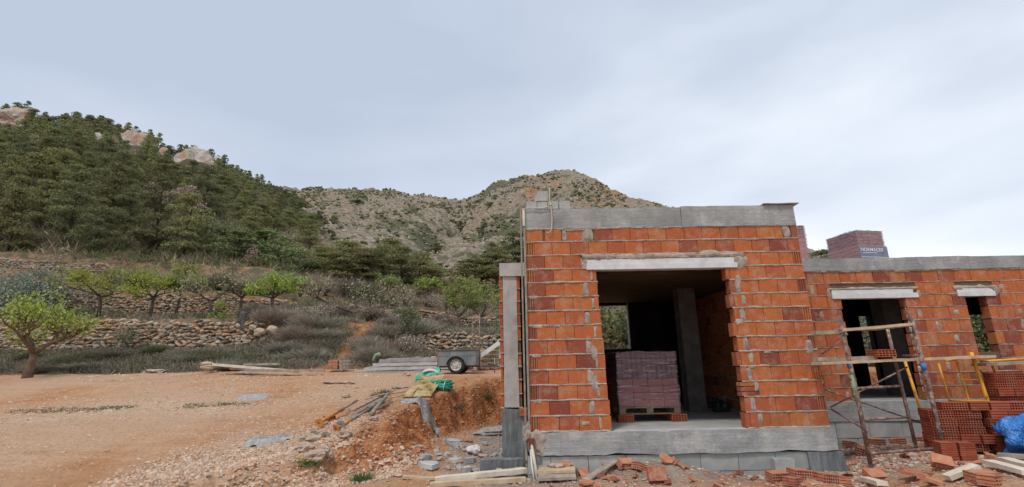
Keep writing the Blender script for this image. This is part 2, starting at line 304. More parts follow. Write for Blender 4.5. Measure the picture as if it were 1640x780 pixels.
def cbox(sx, sy, sz, ch=.004, c=(0, 0, 0), rot=None):
    """box with chamfered edges, centred on c"""
    V = []; 
    for ax in range(3):
        for sg in (-1, 1):
            o = [i for i in range(3) if i != ax]
            for a, b in ((-1, -1), (1, -1), (1, 1), (-1, 1)):
                v = [0, 0, 0]; v[ax] = sg*1.; v[o[0]] = a; v[o[1]] = b
                h = [sx/2, sy/2, sz/2]; w = [0, 0, 0]
                w[ax] = sg*h[ax]; w[o[0]] = a*(h[o[0]]-ch); w[o[1]] = b*(h[o[1]]-ch); V.append(w)
    V = np.array(V); F = []
    for i in range(6):
        q = [i*4, i*4+1, i*4+2, i*4+3]; ax = i//2; sg = -1 if i % 2 == 0 else 1
        nrm = np.cross(V[q[1]]-V[q[0]], V[q[2]]-V[q[1]])[ax]*sg
        F.append(q if nrm > 0 else q[::-1])
    T = []
    S_ = np.sign(V)
    def fid(ax, sg): return ax*2+(1 if sg > 0 else 0)
    def vid(ax, sg, s3):
        i = fid(ax, sg)
        for kk in range(4):
            if all(S_[i*4+kk][j] == s3[j] for j in range(3)): return i*4+kk
    for a in range(3):
        b, c2 = [i for i in range(3) if i != a]
        for sb in (-1, 1):
            for sc in (-1, 1):
                q = []
                for sa in (-1, 1):
                    s3 = [0, 0, 0]; s3[a] = sa; s3[b] = sb; s3[c2] = sc; q.append((vid(b, sb, s3), vid(c2, sc, s3)))
                qq = [q[0][0], q[1][0], q[1][1], q[0][1]]
                cc = V[qq].mean(0); nn = np.cross(V[qq[1]]-V[qq[0]], V[qq[2]]-V[qq[1]])
                F.append(qq if nn @ cc > 0 else qq[::-1])
    for sa in (-1, 1):
        for sb in (-1, 1):
            for sc in (-1, 1):
                t = [vid(i, (sa, sb, sc)[i], [sa, sb, sc]) for i in range(3)]
                nn = np.cross(V[t[1]]-V[t[0]], V[t[2]]-V[t[1]]); T.append(t if nn @ V[t].mean(0) > 0 else t[::-1])
    if rot is not None: V = V @ rotm(rot).T
    return V+np.array(c), [np.array(F), np.array(T)]
def rough_box(x0, x1, y0, y1, z0, z1, seg=.08, amp=.01, s=0, sc=6., sag=None):
    """closed box surface cut into a grid and displaced by continuous noise"""
    Vs, Fs = [], []; n = 0
    lo = np.array([x0, y0, z0], float); hi = np.array([x1, y1, z1], float)
    for ax in range(3):
        a, b = [i for i in range(3) if i != ax]
        na = max(1, int(round((hi[a]-lo[a])/seg))); nb = max(1, int(round((hi[b]-lo[b])/seg)))
        A, B = np.meshgrid(np.linspace(lo[a], hi[a], na+1), np.linspace(lo[b], hi[b], nb+1), indexing='ij')
        for sg in (0, 1):
            P = np.zeros(((na+1)*(nb+1), 3)); P[:, a] = A.ravel(); P[:, b] = B.ravel(); P[:, ax] = (lo, hi)[sg][ax]
            i = (np.arange(na)[:, None]*(nb+1)+np.arange(nb)[None]).ravel()
            f = np.stack([i, i+nb+1, i+nb+2, i+1], 1)
            if (sg == 1) != (ax != 1): f = f[:, ::-1]
            Vs.append(P); Fs.append(f+n); n += len(P)
    V = np.concatenate(Vs); F = np.concatenate(Fs)
    D = np.stack([fbm(V[:, 0]*sc, V[:, 1]*sc, V[:, 2]*sc, 3, s+j*31) for j in range(3)], 1)
    return V+D*amp, F
def tube(P, R, n=8, cap=True):
    P = np.asarray(P, float); m = len(P); R = np.full(m, R, float) if np.isscalar(R) else np.asarray(R, float)
    T = np.gradient(P, axis=0); T /= np.linalg.norm(T, axis=1)[:, None]+1e-12
    up = np.array([0, 0, 1.]) if abs(T[0][2]) < .9 else np.array([1., 0, 0])
    V = []
    for i in range(m):
        a = np.cross(T[i], up); a /= np.linalg.norm(a)+1e-12; b = np.cross(T[i], a); up = np.cross(a, T[i]) if np.linalg.norm(np.cross(a, T[i])) > .1 else up
        th = np.arange(n)*2*np.pi/n; V.append(P[i]+R[i]*(np.cos(th)[:, None]*a+np.sin(th)[:, None]*b))
    V = np.concatenate(V); i = np.arange(m-1)[:, None]*n; j = np.arange(n)[None]; k2 = (j+1) % n
    F = np.stack([(i+j).ravel(), (i+k2).ravel(), (i+n+k2).ravel(), (i+n+j).ravel()], 1)
    out = [F]
    if cap: out += [np.arange(n)[None, ::-1], ((m-1)*n+np.arange(n))[None]]
    return V, out
_t = (1+5**.5)/2
ICO = np.array([(-1, _t, 0), (1, _t, 0), (-1, -_t, 0), (1, -_t, 0), (0, -1, _t), (0, 1, _t), (0, -1, -_t), (0, 1, -_t), (_t, 0, -1), (_t, 0, 1), (-_t, 0, -1), (-_t, 0, 1)])/np.sqrt(1+_t*_t)
ICF = np.array([(0, 11, 5), (0, 5, 1), (0, 1, 7), (0, 7, 10), (0, 10, 11), (1, 5, 9), (5, 11, 4), (11, 10, 2), (10, 7, 6), (7, 1, 8), (3, 9, 4), (3, 4, 2), (3, 2, 6), (3, 6, 8), (3, 8, 9), (4, 9, 5), (2, 4, 11), (6, 2, 10), (8, 6, 7), (9, 8, 1)])
def subdiv(V, F):
    d = {}; V = list(map(tuple, V)); out = []
    def mid(a, b):
        k_ = (min(a, b), max(a, b))
        if k_ not in d:
            p = (np.array(V[a])+np.array(V[b]))/2; p /= np.linalg.norm(p); d[k_] = len(V); V.append(tuple(p))
        return d[k_]
    for a, b, c in F:
        x, y, z = mid(a, b), mid(b, c), mid(c, a); out += [(a, x, z), (b, y, x), (c, z, y), (x, y, z)]
    return np.array(V), np.array(out)
IC2, IF2 = subdiv(ICO, ICF); IC3, IF3 = subdiv(IC2, IF2); IC4, IF4 = subdiv(IC3, IF3)
def blob(c, r, amp=.3, s=0, lev=2, fr=1.3, flat=None):
    V, F = ((ICO, ICF), (IC2, IF2), (IC3, IF3), (IC4, IF4))[lev-1]
    d = 1+amp*fbm(V[:, 0]*fr+s*3.1, V[:, 1]*fr+s*1.7, V[:, 2]*fr, 3, s)
    P = V*d[:, None]
    if flat: P = np.clip(P, -flat, flat)
    return P*np.asarray(r)+np.asarray(c), F
def stones(mb, C, R, mat, jit=.28, lev=1, flatten=(.6, 1.), r_=None):
    """many small stones at centres C (n,3) with radii R (n,)"""
    r_ = r_ or rng; V0, F0 = (ICO, ICF) if lev == 1 else (IC2, IF2); n = len(C); m = len(V0)
    V = np.repeat(V0[None], n, 0)*(1+r_.uniform(-jit, jit, (n, m, 1)))
    sc = r_.uniform(.6, 1.25, (n, 1, 3)); sc[:, :, 2] *= r_.uniform(flatten[0], flatten[1], (n, 1)); V *= sc*R[:, None, None]
    a = r_.uniform(0, 2*np.pi, n); ca, sa = np.cos(a)[:, None], np.sin(a)[:, None]
    X = V[:, :, 0]*ca-V[:, :, 1]*sa; Y = V[:, :, 0]*sa+V[:, :, 1]*ca; V[:, :, 0] = X; V[:, :, 1] = Y
    V += C[:, None, :]; F = (F0[None]+(np.arange(n)*m)[:, None, None]).reshape(-1, 3)
    mb.add(V.reshape(-1, 3), F, mat)
def quads(mb, C, S_, mat, asp=1., N=None, jit=1., r_=None):
    """leaf faces at centres C; N optional preferred normals"""
    r_ = r_ or rng; n = len(C); d = r_.normal(size=(n, 3))*jit
    if N is not None: d = d+N*1.2
    d /= np.linalg.norm(d, axis=1)[:, None]+1e-9
    a = np.cross(d, r_.normal(size=(n, 3))); a /= np.linalg.norm(a, axis=1)[:, None]+1e-9; b = np.cross(d, a)
    S_ = np.broadcast_to(S_, n)*r_.uniform(.6, 1.3, n); a *= S_[:, None]*.5; b *= S_[:, None]*.5*asp
    V = np.stack([C-a, C-b*.8, C+a, C+b], 1).reshape(-1, 3); F = np.arange(n*4).reshape(-1, 4); mb.add(V, F, mat)
def blades(mb, B, L_, Wd, mat, spread=.6, up=1., r_=None):
    """thin upright blades from base points"""
    r_ = r_ or rng; n = len(B); d = r_.normal(size=(n, 3))*spread; d[:, 2] = np.abs(d[:, 2])*.4+up; d /= np.linalg.norm(d, axis=1)[:, None]
    L_ = np.broadcast_to(L_, n)*r_.uniform(.5, 1.3, n); w = np.cross(d, r_.normal(size=(n, 3))); w /= np.linalg.norm(w, axis=1)[:, None]+1e-9; w = w*Wd*.5
    tip = B+d*L_[:, None]; tip[:, 2] -= L_*.1; V = np.stack([B-w, B+w, tip+w*.4, tip-w*.4], 1).reshape(-1, 3); mb.add(V, np.arange(n*4).reshape(-1, 4), mat)
# ------------------------------------------------------------------ terrain
YP = [-400, 0, 4, 5.5, 6.2, 8.5, 10.4, 12, 12.8, 14, 15.5, 17, 18.5]
ZP = [-.97, -.95, -.72, -.55, -.46, -.08, .2, .44, .58, .65, .69, .85, 1.0]
LINE = np.array([(-4.3, 2.), (-4.2, 5.9), (-3.6, 6.75), (-2.9, 6.95), (-2.15, 7.2), (-1.82, 7.9), (-1.80, 9.0), (-1.66, 10.3), (-1.38, 11.4), (-.98, 12.45), (-.3, 12.85), (3, 13.1), (15, 13.1), (17, 11.), (17, 2.)])
def sdist(X, Y):
    P = np.stack([X, Y], -1); n = len(LINE); d = np.full(X.shape, 1e9); ins = np.zeros(X.shape, bool)
    for i in range(n):
        a, b = LINE[i], LINE[(i+1) % n]; ab = b-a; t = np.clip(((P-a) @ ab)/(ab @ ab), 0, 1); q = P-a-t[..., None]*ab
        d = np.minimum(d, np.hypot(q[..., 0], q[..., 1]))
        c = (a[1] > Y) != (b[1] > Y); xx = a[0]+(Y-a[1])/(b[1]-a[1]+1e-12)*ab[0]; ins ^= c & (X < xx)
    return np.where(ins, -d, d)
def ground_h(X, Y, full=False):
    X = np.asarray(X, float); Y = np.asarray(Y, float); X, Y = np.broadcast_arrays(X, Y)
    zy = np.interp(Y, YP, ZP)
    far = sstep(9, 30, np.abs(X)+np.maximum(-Y, 0)*0); zy = zy*(1)+far*.0
    zy = zy+.03*fbm(X*.4, Y*.7, 0, 3, 5)+.010*fbm(X*2.2, Y*3.1, 0, 3, 9)*sstep(-12, -8, X)+.02*np.exp(-((Y-16.8)/.25)**2)*(1.5+2*noise(X*1.2, 0, 0, 3))
    for a_, b_, w_ in ((9.4, .10, .16), (10.9, .11, .16), (12.6, .03, .14), (13.8, .035, .14), (7.9, .17, .13)): yc = a_+b_*(X+8)+.25*noise(X*.25, a_); zy = zy-.034*np.exp(-((Y-yc)/w_)**2)*sstep(-3, -4.2, X)*(.6+.5*noise(X*1.5, Y*.5, 0, 61))
    zy = zy+.10*np.exp(-(((X+2.5)/.7)**2+((Y-8.8)/.9)**2))+.20*np.exp(-(((X+2.35)/.75)**2+((Y-8.0)/.75)**2))
    low = -.55+.20*sstep(4.15, 4.9, X)+.06*sstep(6.2, 5.4, Y)*sstep(-.5, 1.5, X)
    low = low+.19*np.exp(-(((X-1.75)/.65)**2+((Y-6.7)/.42)**2))+.10*np.exp(-(((X-3.2)/.5)**2+((Y-6.2)/.3)**2))+.05*np.exp(-(((X-.6)/.6)**2+((Y-6.5)/.3)**2))
    low = low+.030*fbm(X*2.1, Y*2.1, 0, 4, 11)+.10*sstep(-.6, -1.6, X)*sstep(13, 8, Y)*sstep(6.8, 7.6, Y)
    w = sdist(X, Y)+.20*fbm(X*.9, Y*.9, 0, 3, 21)+.07*fbm(X*4.2, Y*4.2, 0, 3, 22)
    wd = .30+.22*sstep(9.5, 8, Y); s = sstep(-wd*1.25, wd*.75, w)
    h = low+(np.maximum(zy, low-.08)-low)*s
    e = 4*s*(1-s)
    clod = fbm(X*6, Y*6, h*4, 4, 33, .6)
    h = h+e*(.13*clod+.05*fbm(X*2.6, Y*2.6, h*3, 2, 35)) + .006*fbm(X*9, Y*9, 0, 2, 40)*(np.abs(X) < 12)
    if not full: return h
    near_face = np.exp(-np.maximum(np.abs(w)-.1, 0)/.35)
    clay = np.clip(e*1.6, 0, 1)*.95+near_face*.35*(zy > -.3)
    clay = np.clip(clay, 0, 1)*sstep(6.6, 7.4, Y)
    dust = (1-s)*(sstep(-1.3, -.3, X+.4*noise(X*2, Y*2, 0, 8))*sstep(5.9, 6.5, Y)*.85*(1-clay))*sstep(13, 11, Y)
    gr = np.clip(sstep(8.6, 7.4, Y+.5*fbm(X*.8, Y*.8, 0, 3, 51)+.12*(X+3.))*sstep(-4.9, -3.9, X+.5*noise(X, Y))*s*.9+.8*np.exp(-((Y-9.9-.12*(X+8)-.5*noise(X*.4, 0, 0, 6))/.8)**2)*sstep(-4., -6, X)+.7*sstep(-5.6, -7.5, X)*sstep(8.5, 7, Y), 0, 1)
    return h, clay, dust, gr
def gz(x, y): return float(ground_h(np.array([x]), np.array([y]))[0])
def gp(px, py, y0=4.5, y1=17.):
    sx, sz = slope(px, py); Y = np.linspace(y0, y1, 1500); g = ground_h(sx*Y, Y); i = int(np.argmax(g > CZ+sz*Y))
    if not (g > CZ+sz*Y).any(): i = len(Y)-1
    return np.array([sx*Y[i], Y[i], g[i]])
def spaced(fine, coarse_to, grow=1.12):
    out = list(fine); d = fine[1]-fine[0]; 
    x = out[-1]; dd = d
    while x < coarse_to[1]: dd *= grow; x += dd; out.append(x)
    x = out[0]; dd = d; pre = []
    while x > coarse_to[0]: dd *= grow; x -= dd; pre.append(x)
    return np.array(pre[::-1]+out)
def grid_mesh(name, X, Y, Z, mat, attrs):
    n, m = X.shape; V = np.stack([X, Y, Z], -1).reshape(-1, 3)
    i = (np.arange(n-1)[:, None]*m+np.arange(m-1)[None]).ravel(); F = np.stack([i, i+m, i+m+1, i+1], 1)
    if np.cross(V[F[0][1]]-V[F[0][0]], V[F[0][3]]-V[F[0][0]])[2] < 0: F = F[:, ::-1]
    mb = MB(); mb.add(V, F, mat, True); o = mb.build(name, kind='structure')
    for k_, v in attrs.items():
        a = o.data.attributes.new(k_, 'FLOAT', 'POINT'); a.data.foreach_set('value', v.ravel().astype(np.float32))
    return o
gx = spaced(np.arange(-9, 8.01, .04), (-420, 420)); gy = np.concatenate([spaced(np.arange(5., 13.4, .035), (-400, 13.4)), np.arange(13.47, 17.21, .07)])
X, Y = np.meshgrid(gx, gy, indexing='ij'); Z, cl, du, gr = ground_h(X, Y, True)
grid_mesh('ground', X, Y, Z, 'yard_earth', dict(clay=cl, dust=du, gravel=gr))
# hillside behind the yard: terraces, the wooded spur on the left (A), the bare mountain (B)
TA = [-6, -2.5, -1.17, -1.09, -1.03, -.95, -.88, -.83, -.79, -.75, -.72, -.66, -.60, -.51, -.45, -.38, -.30, -.2, 0, 6]
SA = [.25, .50, .592, .560, .555, .548, .520, .512, .490, .462, .468, .440, .41, .375, .335, .285, .235, .205, .19, .05]
TB = [-6, -1.2, -.55, -.51, -.46, -.41, -.353, -.305, -.24, -.17, -.107, -.084, -.04, .015, .075, .12, .17, .21, .2588, .3248, .41, .55, .63, .75, .9, 1.2, 2.5, 6]
SB = [.3, .35, .385, .392, .382, .381, .385, .379, .367, .357, .3468, .354, .386, .402, .409, .4149, .402, .372, .3468, .3284, .30, .25, .224, .19, .15, .12, .08, .03]
def terr_mult(X): return np.interp(X, [-60, -40, -28, -15, -5, 10, 40, 80], [1.2, 1.12, 1., .88, .77, .70, .55, .4])
def wall1_on(X): return 1-sstep(-10.9, -10.2, X)*sstep(-3.6, -4.4, X)
def terrace_base(X, Y):
    step1 = sstep(20.98, 21.02, Y)*wall1_on(X)+sstep(19.3, 22.2, Y+.3*noise(X, Y))*(1-wall1_on(X))
    z = np.interp(Y, [17, 18.2, 19.5, 20.9], [0, .32, .75, 1.08])*(1-.25*sstep(-6, -2, X))
    z = z+step1*1.32*(1-.25*sstep(-6, -3, X))+np.interp(Y, [21, 28.9], [0, 1.25])
    z = z+sstep(28.98, 29.03, Y)*(1.4-.75*sstep(-20, -6, X))
    z = z+np.interp(Y, [29, 36, 36.1, 45], [0, 2.2, 3.2, 5.7])
    return .85+z*terr_mult(X)
def hills_h(X, Y, full=False):
    X = np.asarray(X, float); Y = np.asarray(Y, float); T = X/Y
    wdm_ = sstep(.02, -.04, T-np.interp(Y, [37, 60, 90, 130, 170], [-.50, -.44, -.40, -.48, -.53])); b = terrace_base(X, np.minimum(Y, 45.))
    zA = np.interp(T, TA, SA); YA = np.interp(T, [-2.5, -1.17, -.72, -.5, -.35, -.1], [190, 170, 160, 150, 110, 90])
    u = np.clip((Y-37.5)/(YA-37.5), 0, 1); ra = u*(.74+.26*u)
    A = b+(zA*YA+CZ-b)*ra; A = np.where(Y > YA, zA*YA+CZ-(Y-YA)*.42, A)
    zB = np.interp(T, TB, SB); YB = np.interp(T, [-1, -.2, .12, .3, .6, 2], [330, 300, 235, 230, 200, 160])
    v = np.clip((Y-50)/(YB-50), 0, 1); rb = v*(.80+.20*v)
    gully = -8*np.exp(-((T+.055+.0006*(YB-Y))/.03)**2)*v*(1-v)*4*.6
    B = b+(zB*YB+CZ-b)*rb+gully; B = np.where(Y > YB, zB*YB+CZ-(Y-YB)*.4, B)
    far = sstep(46, 70, Y)
    rg = 1-np.abs(fbm(X/26, Y/26, 0, 5, 61, .55)); rr = fbm(X/7, Y/7, 0, 5, 71, .6)
    nb = (rg-.6)*10*(v*(1-v)*4)**.5+rr*.8+.8*np.abs(noise((X*.5+Y)/9, (Y)/30, 0, 97))*v
    na = fbm(X/18, Y/18, 0, 4, 81)*3*(u*(1-u)*4)**.5+rr*.5
    band = np.abs(noise(X/40+5, Y/40, 0, 91)); crag = np.maximum(0, fbm(X/5.5, Y/5.5, 0, 4, 93, .6))*1.5*v
    h = np.maximum(A+na*far, B+(nb+crag)*far); isA = sstep(.01, -.01, T-np.interp(Y, [46, 60, 90, 130, 170], [-.46, -.42, -.40, -.48, -.53]))
    h = np.where(Y < 46, np.maximum(b, np.where(Y > 37.5, A*wdm_+b*(1-wdm_), b)), h)+.05*fbm(X*.9, Y*.9, 0, 3, 95)*sstep(17.2, 19, Y)
    if not full: return h
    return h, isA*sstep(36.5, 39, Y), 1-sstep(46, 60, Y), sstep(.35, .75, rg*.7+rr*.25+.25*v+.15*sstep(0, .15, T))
def hh(x, y): return float(hills_h(np.array([x]), np.array([y]))[0])
t_ = np.concatenate([-np.geomspace(1.6, 6, 40)[::-1][:-1], np.linspace(-1.6, 1.2, 1150), np.geomspace(1.2, 6, 40)[1:]])
y_ = np.concatenate([np.arange(17.15, 20.9, .12), [20.97, 21.03], np.arange(21.1, 28.9, .2), [28.97, 29.04], np.arange(29.2, 46, .4), np.geomspace(46.2, 345, 330), np.geomspace(350, 900, 20)])
T, Y = np.meshgrid(t_, y_, indexing='ij'); X = T*Y; Z, wd, te, rk = hills_h(X, Y, True)
bank = sstep(-7.7, -7.3, X+.5*noise(X, Y*1.3))*sstep(-5.7, -6.2, X+.5*noise(X*1.2, Y, 0, 4))*sstep(18.6, 19.3, Y)*sstep(24, 22.6, Y)
bank = np.maximum(bank, .5*sstep(.15, .5, fbm(X*.5, Y*.5, 0, 3, 88))*(1-wall1_on(X))*(Y < 24))
bank = np.maximum(bank, .7*sstep(.2, .5, noise(X*.35, Y*.35, 0, 90))*sstep(26, 27, Y)*sstep(29.5, 28.9, Y))
bank = np.maximum(bank, .75*sstep(2.5, .5, np.abs(X-2.8))*sstep(17, 17.4, Y)*sstep(21, 20, Y))
bank = np.maximum(bank, .62*sstep(.0, .35, fbm(X/13, Y/13, 0, 4, 99, .6))*sstep(.0, .05, T)*sstep(.30, .2, T)*sstep(150, 190, Y))
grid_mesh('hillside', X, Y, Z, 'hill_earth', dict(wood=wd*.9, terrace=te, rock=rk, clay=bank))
# ------------------------------------------------------------------ the unfinished house (local x along the front, y into it)
HX, HY, HR = .2027, 6.8639, .00862
house = empty('unfinished_house', (HX, HY, 0), 'single storey house shell of orange hollow brick with grey concrete beams on a concrete slab', 'house', HR)
def HW(x, y, z=0): return np.array([HX+x*math.cos(HR)-y*math.sin(HR), HY+x*math.sin(HR)+y*math.cos(HR), z])
RH = .2; BH = .187; BL = .265
def brickbox(mb, x0, x1, y0, y1, z0, z1, ch=.004, r=None, mat='fired_brick'):
    """a brick whose face looks towards -y, edges of that face chamfered; face slightly out of true"""
    j = rng.uniform(-.0035, .0035, 8); dz = rng.uniform(-.003, .003, 4)
    V = [(x0, y1, z0), (x1, y1, z0), (x1, y1, z1), (x0, y1, z1),
         (x0, y0+ch+j[0], z0+dz[0]), (x1, y0+ch+j[1], z0+dz[1]), (x1, y0+ch+j[2], z1+dz[2]), (x0, y0+ch+j[3], z1+dz[3])]
    V += [(x0+ch, y0+j[0], z0+ch+dz[0]), (x1-ch, y0+j[1], z0+ch+dz[1]), (x1-ch, y0+j[2], z1-ch+dz[2]), (x0+ch, y0+j[3], z1-ch+dz[3])]
    F = [(8, 9, 10, 11), (4, 5, 9, 8), (5, 6, 10, 9), (6, 7, 11, 10), (7, 4, 8, 11), (0, 4, 7, 3), (5, 1, 2, 6), (7, 6, 2, 3), (0, 1, 5, 4)]
    mb.add(V, np.array(F), mat)
def grooved(mb, x0, x1, y0, y1, z0, z1, n=3, mat='fired_brick'):
    """the ribbed end of a hollow brick: upright grooves"""
    w = (x1-x0); xs = [x0]; g = w/(n*2+1); pr = [(x0, y0)]
    for i in range(n):
        a = x0+g*(2*i+1); b = a+g*.85; pr += [(a, y0), (a+.002, y0+.028), (b, y0+.028), (b+.002, y0)]
    pr += [(x1, y0), (x1, y1), (x0, y1)]
    m = len(pr); V = [(x, y, z0) for x, y in pr]+[(x, y, z1) for x, y in pr]
    F = np.array([(i, (i+1) % m, m+(i+1) % m, m+i) for i in range(m)])
    q = [(i, i+1) for i in range(0, 4*n+1)]
    mb.add(V, [F], mat)
    # top and bottom closed as strips towards the back
    for zz, fl in ((z0, 1), (z1, 0)):
        P = [(x, y, zz) for x, y in pr[:-2]]+[(x, y1, zz) for x, y in pr[:-2]]; k_ = len(pr)-2
        f = np.array([(i, i+1, k_+i+1, k_+i) for i in range(k_-1)]); mb.add(P, f[:, ::-1] if fl else f, mat)
def bed(mb, x0, x1, z, y, h=.016, s=0, out=.010, mat='mortar'):
    """a bed joint: rope of squeezed mortar between courses, uneven in height and in how far it stands out"""
    n = max(2, int((x1-x0)/.022)); x = np.linspace(x0, x1, n+1); a = fbm(x*9+s*7.3, s*1.7, 0, 3, s); b = fbm(x*6+s*3.1, s*2.9, 4, 4, s+5); c = fbm(x*11, s*5., 9, 3, s+9)
    up = h*(.62+.32*a+.8*np.maximum(0, b-.25)); dn = h*(.62+.32*c+.9*np.maximum(0, -b-.2)); o = out*(.35+.7*np.abs(a)+.5*c)
    R = [np.stack([x, np.full_like(x, y+.012), z+up], 1), np.stack([x, y-o*.55, z+up*.7], 1), np.stack([x, y-o, z+.1*h*c], 1), np.stack([x, y-o*.6, z-dn*.7], 1), np.stack([x, np.full_like(x, y+.012), z-dn], 1)]
    V = np.concatenate(R); m = n+1; F = []
    for r in range(4):
        i = r*m+np.arange(n); F.append(np.stack([i, i+m, i+m+1, i+1], 1))
    mb.add(V, np.concatenate(F), mat, True)
def smear(mb, cx, cz, w, h, y, s=0, t=.012, mat='mortar'):
    """a hand-thrown patch of mortar on the face of the wall"""
    n, m = 16, 5; V = [(cx, y-t, cz)]; F = []
    for j in range(1, m+1):
        for i in range(n):
            th = i/n*2*math.pi; rr = j/m; k_ = 1+.28*float(fbm(math.cos(th)*1.6+s*5.1, math.sin(th)*1.6, s, 3, s))
            sx = abs(math.cos(th))**.6*math.copysign(1, math.cos(th)); sz = abs(math.sin(th))**.6*math.copysign(1, math.sin(th))
            V.append((cx+sx*w/2*rr*k_, y-t*(1-rr**3)*(1+.5*float(noise(rr*5, th*2, s)))+.004*(rr > .95), cz+sz*h/2*rr*k_))
    F3 = [(0, 1+i, 1+(i+1) % n) for i in range(n)]; F4 = [(1+(j-1)*n+i, 1+j*n+i, 1+j*n+(i+1) % n, 1+(j-1)*n+(i+1) % n) for j in range(1, m) for i in range(n)]
    mb.add(V, [np.array(F3), np.array(F4)], mat, True)
def course(mb, x0, x1, y, z, d, start, lead=0, gl=False, gr=False, joint=.005, mat='fired_brick'):
    """one course: optional ribbed ends, bricks butted with a thin open joint"""
    x = x0
    if gl: grooved(mb, x, x+.115, y, y+d, z+.007, z+BH+.003); x += .119
    elif lead: brickbox(mb, x, x+lead, y, y+d, z+.007, z+BH+.003, mat=mat); x += lead+joint
    e = x1-(.119 if gr else 0)
    while x < e-.03:
        w = min(BL-joint+rng.uniform(-.004, .004), e-x)
        if e-(x+w) < .06: w = e-x
        brickbox(mb, x, x+w, y+rng.uniform(-.002, .002), y+d, z+.007, z+BH+.003, mat=mat); x += w+joint
    if gr: grooved(mb, e+.004, x1, y, y+d, z+.007, z+BH+.003)
WT = .14
mb = MB(); mo = MB()
FW = 3.985
jl = [1.075, 1.068, 1.06, 1.055, 1.05, 1.035, 1.03, 1.02, 1.01, 1.005, 1.0]; jr = [2.885]*11
for r in range(14):
    z = r*RH; odd = r % 2
    if r < 11:
        ja = 1.0+.075*(10-r)/10+rng.uniform(-.008, .008); jb = 2.885+(.012 if odd else -.02)*1+rng.uniform(-.01, .01)
        # left pier
        if odd: course(mb, 0, .80, 0, z, WT, 0); g = .865+rng.uniform(-.02, .02); smear(mo, .832, z+.1, .085, .19, .004, r); brickbox(mb, g, ja, 0, WT, z+.007, z+BH+.003)
        else: course(mb, 0, .915, 0, z, WT, 0, gl=True); brickbox(mb, .945, ja, 0, WT, z+.007, z+BH+.003); smear(mo, .93, z+.1, .04, .17, .006, r+50, .008)
        # right pier
        if r == 2:
            for kk in range(3): brickbox(mb, jb, jb+.20, 0, WT, z+.007+kk*.063, z+.06+kk*.063)
            smear(mo, jb+.215, z+.13, .06, .12, 0, 77)
            course(mb, jb+.24, FW, 0, z, WT, 0)
        elif odd: brickbox(mb, jb, jb+.085, 0, WT, z+.007, z+BH+.003); smear(mo, jb+.115, z+.1, .075, .20, 0, r+20); course(mb, jb+.15, FW, 0, z, WT, 0, gr=True)
        else: brickbox(mb, jb, jb+.06, 0, WT, z+.007, z+BH+.003); course(mb, jb+.065, FW, 0, z, WT, 0); smear(mo, jb+.20, z+.11, .07, .15, -.002, r+33, .008) if r % 4 == 0 else None
    elif r == 11:
        course(mb, 0, .79, 0, z, WT, 0); course(mb, 3.13, FW, 0, z, WT, 0, gr=True)
    elif r == 12: course(mb, 0, FW, 0, z, WT, 0, gl=True)
    else:
        brickbox(mb, 0, .245, 0, WT, z+.007, z+BH+.003); brickbox(mb, .285, .52, 0, WT, z+.007, z+BH+.003); smear(mo, .56, z+.08, .07, .17, 0, 91); brickbox(mb, .60, .83, 0, WT, z+.007, z+BH+.003)
        smear(mo, .90, z+.10, .17, .22, 0, 92); smear(mo, .75, z+.175, .42, .04, -.001, 93); course(mb, 1.0, FW-.22, 0, z, WT, 0); smear(mo, FW-.16, z+.1, .11, .19, 0, 94); brickbox(mb, FW-.09, FW, 0, WT, z+.007, z+BH+.003)
    for a, b in (((0, 1.06-.005*r), (2.89, FW)) if r < 12 else ((0, FW),)):
        bed(mo, a, b, z if r else .002, .0, .019 if r else .024, r*3+int(a*2), .012 if r else .034)
bed(mo, 0, FW, 2.795, 0, .022, 99, .012)
# mortar packed over and beside the lintel
smear(mo, 3.09, 2.27, .20, .20, -.004, 61, .016); smear(mo, .83, 2.27, .11, .17, 0, 62, .012); 
bed(mo, .80, 3.14, 2.372, -.004, .055, 63, .018); bed(mo, .88, 3.05, 2.345, -.001, .02, 64, .012)
for i, (x, z, w, h) in enumerate(((.10, .385, .10, .045), (.11, .985, .14, .05), (.12, 1.385, .16, .05), (.08, 1.79, .12, .06), (.12, 2.19, .09, .05), (.74, .1, .12, .05), (.40, 1.39, .10, .05), (3.75, .6, .12, .05), (3.88, 1.05, .10, .20), (3.3, .98, .10, .04), (3.05, .79, .13, .05), (.84, 1.9, .07, .2), (.88, .62, .09, .22), (.90, 1.02, .08, .2), (2.96, 1.4, .09, .08), (3.02, 1.99, .07, .18))):
    smear(mo, x, z, w, h, -.001, 100+i, .008)
mb.build('front_wall', house); mo.build('front_wall_mortar', house)
core = MB()
core.add(*box(.012, 1.0, .013, WT-.004, .004, 2.79), 'joint_back'); core.add(*box(2.91, FW-.012, .013, WT-.004, .004, 2.79), 'joint_back'); core.add(*box(1.0, 2.91, .013, WT-.004, 2.34, 2.79), 'joint_back')
core.build('wall_core', house)
